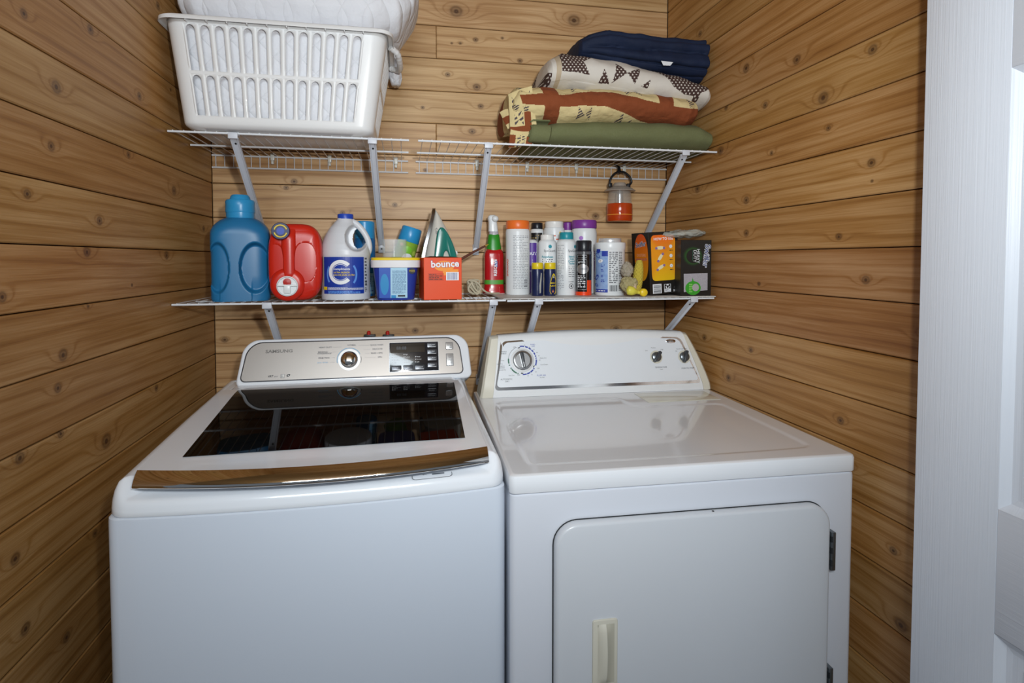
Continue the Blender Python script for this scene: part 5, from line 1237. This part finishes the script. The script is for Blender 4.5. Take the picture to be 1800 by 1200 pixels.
# folded rim
bm = bmesh.new(); path = []
def rimring(off, dz, r_=None):
    out = []
    for k in range(4):
        for i in range(7): p = bcorner(k, i/6, 1.0, off); out.append(Vector((p.x, p.y, p.z+dz)))
    return out
obj('rim', loft([rimring(-.001, -.002), rimring(-.001, .004), rimring(.003, .0065), rimring(.011, .0065), rimring(.0155, .003), rimring(.016, -.006), rimring(.0145, -.006), rimring(.013, .001), rimring(.002, .002)], False, False), BW_, bk, angle=50)
for i in range(10):
    p = bpos(0, -.93+i*.205, 1.0); obj('rim_gusset', bx(p.x-.0008, p.x+.0008, p.y-.013, p.y+.001, p.z-.009, p.z+.002), BW_, bk, smooth=False)
# side handles: a loop standing out from each end
for sx_, nm in ((1, 'handle'), (-1, 'handle')):
    a = ah1; cx_ = bcx; cy_ = cy1
    hp = [(cx_+sx_*(a+.006), cy_-.085, HB-.002), (cx_+sx_*(a+.026), cy_-.065, HB-.012), (cx_+sx_*(a+.032), cy_-.02, HB-.022), (cx_+sx_*(a+.032), cy_+.03, HB-.022), (cx_+sx_*(a+.026), cy_+.075, HB-.012), (cx_+sx_*(a+.006), cy_+.095, HB-.002)]
    if sx_ < 0: hp = [(max(x, -xc+.012), y, z_) for x, y, z_ in hp]
    hb_ = tube(spline(hp, 8), lambda f: .0085*(1+.12*math.sin(f*90)), 10)
    obj(nm, hb_, BW_, bk, angle=60)
# --- quilted bedding in and over the basket
def quilt_mat(name, color, scale, strength):
    m = M(name, color, .85, bump=(25, .5, .01)); nt = m.node_tree; b = nt.nodes['Principled BSDF']
    tc = [x for x in nt.nodes if x.bl_idname == 'ShaderNodeTexCoord'][0]; bp0 = [x for x in nt.nodes if x.bl_idname == 'ShaderNodeBump'][0]
    sep = nt.nodes.new('ShaderNodeSeparateXYZ'); nt.links.new(tc.outputs['UV'], sep.inputs[0])
    outs = []
    for sg in (1, -1):
        a = nt.nodes.new('ShaderNodeMath'); a.operation = 'MULTIPLY_ADD'; a.inputs[1].default_value = sg; nt.links.new(sep.outputs['Y'], a.inputs[0]); nt.links.new(sep.outputs['X'], a.inputs[2])
        m2 = nt.nodes.new('ShaderNodeMath'); m2.operation = 'MULTIPLY'; m2.inputs[1].default_value = scale; nt.links.new(a.outputs[0], m2.inputs[0])
        s1 = nt.nodes.new('ShaderNodeMath'); s1.operation = 'SINE'; nt.links.new(m2.outputs[0], s1.inputs[0])
        ab = nt.nodes.new('ShaderNodeMath'); ab.operation = 'ABSOLUTE'; nt.links.new(s1.outputs[0], ab.inputs[0])
        pw = nt.nodes.new('ShaderNodeMath'); pw.operation = 'POWER'; pw.inputs[1].default_value = .6; nt.links.new(ab.outputs[0], pw.inputs[0]); outs.append(pw.outputs[0])
    mn = nt.nodes.new('ShaderNodeMath'); mn.operation = 'MINIMUM'; nt.links.new(outs[0], mn.inputs[0]); nt.links.new(outs[1], mn.inputs[1])
    bp = nt.nodes.new('ShaderNodeBump'); bp.inputs['Strength'].default_value = strength; bp.inputs['Distance'].default_value = .006
    nt.links.new(mn.outputs[0], bp.inputs['Height']); nt.links.new(bp0.outputs['Normal'], bp.inputs['Normal']); nt.links.new(bp.outputs['Normal'], b.inputs['Normal'])
    return m
def add_uv(me, fn):
    uv = me.uv_layers.new(name='uv')
    for l in me.loops: uv.data[l.index].uv = fn(me.vertices[l.vertex_index].co)
QW = quilt_mat('white_quilting', '#e2e3e8', 46, .55); PLN = M('white_cotton', '#d6d7db', .85, bump=(18, .6, .012))
def softbody(sections, nu, nv, power, namp, nscale, seed, colfn=None, ridge=0):
    """sections: list of (centre, half_y, half_z) along a spine; closed cross-section, rounded ends"""
    C_ = [Vector(c) for c, _, _ in sections]; n = len(sections)-1
    def at_(f):
        x = f*n; i = min(int(x), n-1); g = x-i; g2 = g
        c = C_[i]*(1-g2)+C_[i+1]*g2; hy = sections[i][1]*(1-g2)+sections[i+1][1]*g2; hz = sections[i][2]*(1-g2)+sections[i+1][2]*g2
        return c, hy, hz
    def fn(u, v):
        c, hy, hz = at_(u); a = 2*PI*v; e = min(1, math.sqrt(max(0, 1-(1-min(1, u/.045))**2)))*min(1, math.sqrt(max(0, 1-(1-min(1, (1-u)/.045))**2)))
        e = max(e, .02)
        y = -math.copysign(abs(math.cos(a))**(2/power), math.cos(a)); zz = math.copysign(abs(math.sin(a))**(2/power), math.sin(a))
        p = Vector((c.x, c.y+y*hy*e, c.z+zz*hz*e))
        d = noise.noise(p*nscale+Vector((seed, 0, 0)))+.5*noise.noise(p*nscale*2.3+Vector((0, seed, 0)))
        out = Vector((0, y, zz)).normalized()
        if ridge:
            w2 = v if v < .5 else v-1
            if abs(w2) < .27: d += ridge*(abs(math.sin(w2*44+.5*math.sin(u*6)+.4*noise.noise(Vector((u*6, w2*9, 1)))))**.4-.7)*sstep(.10, .38, u+.25*w2)
        return p+out*d*namp*(1 if zz > -.6 else .3)
    return gridmesh(nu, nv, fn, colfn)
# inner mass filling the basket
bc = Vector((xc, (yb0+yf0)/2, ZT))
im = bmesh.new(); R2_ = []
for t_ in (.025, .10, .25, .4, .55, .7, .85, .97, 1.02):
    ring = []
    for k in range(4):
        for i in range(7):
            p = bcorner(k, i/6, min(t_, 1.0), -.012); n_ = noise.noise(Vector((p.x*14, t_*5, p.y*14)))*.006
            p = Vector((p.x*(1-.012-max(0, n_)*3), p.y*(1-.05)-0, HB*t_)); ring.append(p+bc)
        if k < 3 or True:
            k2 = (k+1) % 4
            for j in range(1, 9):
                a = bcorner(k, 1, min(t_, 1.0), -.012); b2 = bcorner(k2, 0, min(t_, 1.0), -.012); p = a.lerp(b2, j/9)
                n_ = noise.noise(Vector((p.x*11, t_*4, p.y*11)))*.011; p = Vector((p.x*.985, p.y*.95+n_, HB*t_)); ring.append(p+bc)
    R2_.append(ring)
mm = loft(R2_)
me = bpy.data.meshes.new('pad'); mm.to_mesh(me); mm.free(); add_uv(me, lambda c: (c.x, c.z))
pad = obj('quilted_mattress_pad', me, QW, angle=180); tag(pad, 'white quilted mattress pad bundled inside and heaped over the laundry basket', 'mattress pad')
hz0_ = ZT+HB+.004
def pxP(px, py, Y): return atY(px, py, Y)
secs_ = []
for px, ytop, ybot, Y, hy in ((306, -58, 24, -.25, .10), (340, -75, 34, -.25, .14), (430, -85, 42, -.25, .15), (560, -80, 52, -.25, .15), (650, -66, 62, -.25, .15), (700, -45, 55, -.24, .13), (728, -22, 22, -.23, .10), (737, -14, 4, -.22, .07)):
    a = pxP(px, ytop, Y-hy*.8); b2 = pxP(px, ybot, Y-hy*.8); secs_.append(((a.x, Y, max((a.z+b2.z)/2, hz0_+(a.z-b2.z)/2-.022)), hy, (a.z-b2.z)/2))
me = softbody(secs_, 90, 60, 2.6, .007, 9, 3.3); add_uv(me, lambda c: (c.x, c.z+c.y*.8))
o = obj('heap', me, QW, pad, angle=180)
fl_ = [((pxP(702, 30, -.12).x, -.11, pxP(702, 30, -.12).z), .035, .06)]
# corner hanging down outside the right end
hang = []
for py, pxl, pxr in ((10, 672, 722), (40, 676, 712), (70, 680, 704), (95, 680, 703), (120, 681, 704), (138, 684, 707), (150, 688, 704)):
    a = atY(pxl, py, -.10); b2 = atY(pxr, py, -.10); hang.append([((a.x+b2.x)/2+(b2.x-a.x)/2*math.cos(2*PI*i/24), -.105+(.030*math.sin(2*PI*i/24))+.004*math.sin(i*2.1+py), a.z) for i in range(24)])
bmh = loft(hang); meh = bpy.data.meshes.new('hang'); bmh.to_mesh(meh); bmh.free(); add_uv(meh, lambda c: (c.x, c.z))
obj('hanging_corner', meh, QW, pad, angle=180)
# plain pillow tip at the left
secs_ = []
for px, yt, yb_, hy in ((256, -30, -8, .02), (263, -34, 10, .05), (280, -38, 24, .08), (305, -40, 27, .10), (335, -46, 24, .10)):
    a = pxP(px, yt, -.33); b2 = pxP(px, yb_, -.33); secs_.append(((a.x, -.27, max((a.z+b2.z)/2, hz0_+(a.z-b2.z)/2-.004)), hy, (a.z-b2.z)/2))
me = softbody(secs_, 30, 40, 2.2, .005, 14, 8.1); o = obj('pillow', me, PLN, angle=180); tag(o, 'plain white pillow corner poking out at the left end of the basket', 'pillow')
hmin = min(v.co.x for v in me.vertices)
if hmin < .012:
    for v in me.vertices: v.co.x += .012-hmin

# --- folded blankets, bottom to top
def blanket(name, label, prof, Yf, hy, mat, colfn, nu, nv, namp, nscale, seed, zfloor, power=2.4, cat='blanket', ridge=0):
    secs = []
    for px, yt, yb_, dy in prof:
        Y = Yf+dy; a = atY(px, yt, Y); b2 = atY(px, yb_, Y); hz = (a.z-b2.z)/2; zc = max((a.z+b2.z)/2, zfloor+hz*.96)
        secs.append(((min(a.x, 1.545), Yf+dy+hy, zc), hy, hz))
    me = softbody(secs, nu, nv, power, namp, nscale, seed, colfn, ridge)
    for v in me.vertices:
        if v.co.x > 1.553: v.co.x = 1.553
        if v.co.y > -.006: v.co.y = -.006
        if v.co.z < zfloor: v.co.z = zfloor
    o = obj(name, me, mat, angle=180); tag(o, label, cat); return o
GRM = M('green_fleece', '#6d7050', .95, bump=(220, .25, .002), noise_col='#62663f')
gb = blanket('blanket', 'olive green fleece blanket, rolled at the bottom of the stack', [(944, 232, 264, .03), (952, 224, 265, 0), (985, 216, 266, 0), (1050, 210, 266, 0), (1120, 208, 266, 0), (1190, 208, 267, 0), (1235, 211, 267, 0), (1262, 222, 267, .005), (1270, 236, 266, .02)], -.352, .155, GRM, None, 120, 60, .004, 12, 1.7, ZT)
# its rolled end: a spiral of layers at the left
P = atY(948, 246, -.36); bmS = bmesh.new(); 
pts = []
for k in range(46):
    a = k*.32; r_ = .006+.0011*k*.9; pts.append((r_*.62*math.cos(a), r_*.62*math.sin(a)))
sec = []
for x_ in (P.x-.028, P.x-.020, P.x+.03):
    sh = .85 if x_ < P.x-.025 else 1
    sec.append([(x_+.004*math.sin(i*.3), -.345+q[0]*1.15*sh, ZT+.0335+q[1]*1.18*sh) for i, q in enumerate(pts)]+[(x_+.002+.004*math.sin(i*.3), -.345+q[0]*1.15*.90*sh, ZT+.0335+q[1]*1.18*.90*sh) for i, q in reversed(list(enumerate(pts)))])
for (A, B) in zip(sec, sec[1:]): join_bm(bmS, loft([A, B], True, True))
obj('rolled_end', bmS, GRM, gb, angle=80)
TANB = '#d6c08a'; TAN = lin('#cfbc8a'); RUST = lin('#80401f'); BRN = lin('#44302b'); CRE = lin('#cfc9c0'); STR1 = lin('#4b4247')
def inpoly(x, y, P):
    c = False; n = len(P)
    for i in range(n):
        x1, y1 = P[i]; x2, y2 = P[i-1]
        if (y1 > y) != (y2 > y) and x < (x2-x1)*(y-y1)/(y2-y1)+x1: c = not c
    return c
def pattern(prof, front, rest):
    """prof gives outline heights along the cloth; front(x,y) colours its near face, rest(u,w) the hidden rest"""
    n = len(prof)-1
    def fn(u, v):
        w_ = v if v < .5 else v-1
        if abs(w_) > .255: return rest(u, w_)
        x = u*n; i = min(int(x), n-1); g = x-i
        a, b = prof[i], prof[i+1]; px = a[0]+(b[0]-a[0])*g; yt = a[1]+(b[1]-a[1])*g; yb_ = a[2]+(b[2]-a[2])*g
        sn = math.sin(2*PI*w_); t = .5+.5*math.copysign(abs(sn)**.91, sn)
        return front(px, yb_+(yt-yb_)*t)
    return fn
def stripes(x, y): return STR1 if math.sin((x*.7+y*1.6)) > -.25 else TAN
TRI = [[(1010, 143), (1010, 157), (1024, 148)], [(1027, 147), (1040, 142), (1040, 157)], [(1104, 151), (1104, 165), (1117, 160)], [(1120, 160), (1132, 152), (1131, 168)],
       [(1018, 187), (1018, 206), (1032, 199)], [(1033, 198), (1042, 187), (1043, 205)], [(1088, 211), (1101, 196), (1105, 211)], [(1106, 213), (1122, 203), (1117, 217)], [(1212, 171), (1224, 181), (1213, 190)], [(1182, 156), (1206, 164), (1188, 166)],
       [(930, 150), (949, 145), (945, 152)], [(912, 161), (921, 159), (919, 175)], [(901, 197), (915, 199), (908, 211)], [(920, 200), (931, 196), (929, 214)], [(938, 222), (958, 224), (948, 228)], [(1200, 222), (1212, 216), (1207, 226)]]
HB_ = [(914, 181), (952, 170), (980, 170), (1010, 162), (1047, 157), (1085, 161), (1122, 172), (1160, 182), (1185, 187), (1236, 193), (1236, 221), (1215, 217), (1180, 214), (1135, 206), (1097, 195), (1065, 186), (1022, 185), (985, 190), (960, 191), (919, 196)]
VB1 = [(951, 130), (977, 130), (984, 175), (988, 230), (961, 230), (957, 180)]; VB2 = [(1156, 130), (1176, 150), (1187, 165), (1184, 190), (1172, 235), (1146, 235), (1160, 200), (1160, 170)]
def tan_front(x, y):
    if inpoly(x, y, HB_) or inpoly(x, y, VB1) or inpoly(x, y, VB2): return RUST
    for P in TRI:
        if inpoly(x, y, P): return stripes(x, y)
    return TAN
def tan_rest(u, w_):
    a = (u*14) % 1-.5; b = (w_*14) % 1-.5
    if (u*3.5) % 1 < .16: return RUST
    if abs(b) < abs(a)*.8 and abs(a) < .38: return STR1 if math.sin(u*400+w_*300) > -.2 else TAN
    return TAN
BP1 = [(989, 70), (1006, 70), (1054, 91), (1027, 106), (1038, 131), (1014, 126), (989, 124), (987, 100)]
BP2 = [(1155, 100), (1182, 112), (1240, 128), (1250, 156), (1231, 164), (1231, 195), (1224, 195), (1222, 168), (1204, 164), (1184, 152), (1172, 134), (1158, 118)]
BT = [[(1086, 107), (1104, 128), (1078, 144)], [(1130, 116), (1103, 128), (1117, 147)], [(1062, 121), (1055, 143), (1074, 145)], [(1144, 140), (1128, 150), (1140, 154)]]
def dots(x, y):
    r_ = int(y//4.6); a = ((x+(r_ % 2)*3.3)/6.6) % 1-.5; b = (y/4.6) % 1-.5
    return CRE if (a*6.6)**2+(b*4.6)**2 < 1.75 else BRN
def brown_front(x, y):
    if inpoly(x, y, BP1) or inpoly(x, y, BP2): return dots(x, y)
    for P in BT:
        if inpoly(x, y, P): return dots(x, y)
    if x < 971 and y > 128: return dots(x, y)
    if 979 < x < 988: return lin('#b9a890')
    return CRE
def brown_rest(u, w_): return CRE if (u*3) % 1 > .3 else dots(u*300, w_*400)
PT = [(899, 166, 229, .03), (915, 152, 229, .01), (960, 143, 221, 0), (1010, 141, 216, 0), (1065, 141, 213, 0), (1120, 147, 213, 0), (1175, 153, 217, 0), (1215, 158, 224, .005), (1233, 168, 220, .03)]
PB = [(960, 118, 150, .03), (972, 92, 152, .01), (995, 78, 150, 0), (1040, 83, 158, 0), (1100, 92, 168, 0), (1160, 108, 178, 0), (1215, 122, 186, 0), (1246, 138, 188, .005), (1258, 160, 187, .02)]
tan_col = pattern(PT, tan_front, tan_rest)
PRQ = Mart('quilt_print', .9, bump=(38, .75, .006))
tb = blanket('blanket', 'cream quilt with rust-brown bands and striped triangles, second from the bottom', PT, -.372, .150, PRQ, tan_col, 460, 240, .005, 22, 5.1, ZT+.06, power=2.2)
tb['category'] = 'quilt'
# loose folded corner hanging at the left of it
cor = []
def leftfold(pts, th, colf, nm, par, nn=24):
    P_ = [atY(px, py, Y) for px, py, Y in pts]
    def fn(u, v):
        a, b2, c, d = P_; q = (a*(1-u)+b2*u)*(1-v)+(d*(1-u)+c*u)*v
        bul = 4*u*(1-u)*v*(1-v); q = q.copy(); q.y -= .03*bul+.006*noise.noise(q*30); q.z += .006*noise.noise(q*25+Vector((3, 0, 0))); return q
    me = gridmesh(nn*3, nn*3, fn, colf); o = obj(nm, me, PRQ, par, angle=180); m_ = o.modifiers.new('s', 'SOLIDIFY'); m_.thickness = th; m_.offset = 1; return o
def fold_col(u, v):
    if .55 < u < .8 and v > .55 or v > .86: return RUST
    for cu, cv in ((.3, .3), (.7, .25), (.35, .7), (.5, .5)):
        du, dv = (u-cu)/.17, (v-cv)/.17
        if abs(du) < 1 and abs(dv) < abs(du)*.9: return STR1 if math.sin(dv*9+du*3) > -.1 else TAN
    return TAN
leftfold([(893, 165, -.33), (935, 150, -.36), (945, 232, -.345), (897, 232, -.33)], .02, fold_col, 'folded_corner', tb)
leftfold([(878, 198, -.29), (905, 188, -.31), (912, 222, -.31), (893, 227, -.30)], .012, lambda u, v: RUST if .35 < v < .75 and u < .7 else TAN, 'folded_corner', tb)
leftfold([(898, 228, -.335), (938, 232, -.342), (934, 257, -.338), (894, 258, -.325)], .014, lambda u, v: RUST if (.3 < v < .99 and (u < .25 or u > .72)) else fold_col(u, v*.6), 'folded_corner', tb)
brown_col = pattern(PB, brown_front, brown_rest)
PRB = Mart('quilt_print_brown', .9, bump=(26, .5, .006))
bq = blanket('quilt', 'white quilt with brown polka-dot patches and a pinwheel, third from the bottom', PB, -.352, .140, PRB, brown_col, 520, 300, .004, 15, 7.3, ZT+.12, power=2.2, cat='quilt')
NVM = M('navy_cotton', '#0c1f40', .8, bump=(14, .6, .012), noise_col='#07142c')
nv = blanket('sheet', 'navy blue folded sheet on top of the blanket stack', [(1016, 76, 98, .04), (1024, 60, 100, .02), (1044, 50, 103, .01), (1074, 42, 110, 0), (1120, 49, 120, 0), (1160, 54, 128, 0), (1215, 58, 136, 0), (1247, 60, 139, 0), (1251, 66, 139, .01)], -.322, .135, NVM, None, 200, 200, .0035, 16, 2.2, ZT+.20, power=3.0, cat='sheet', ridge=6.5)
LBLM = M('care_label_white', '#d9dbdf', .6)
pts = [(1162, 107), (1183, 109.5), (1178, 115.5), (1166, 115)]
bmL = bmesh.new(); bmL.faces.new([bmL.verts.new(atY(px, py, -.358)) for px, py in pts]); o = obj('care_label', bmL, LBLM, nv, smooth=False); m_ = o.modifiers.new('s', 'SOLIDIFY'); m_.thickness = .001
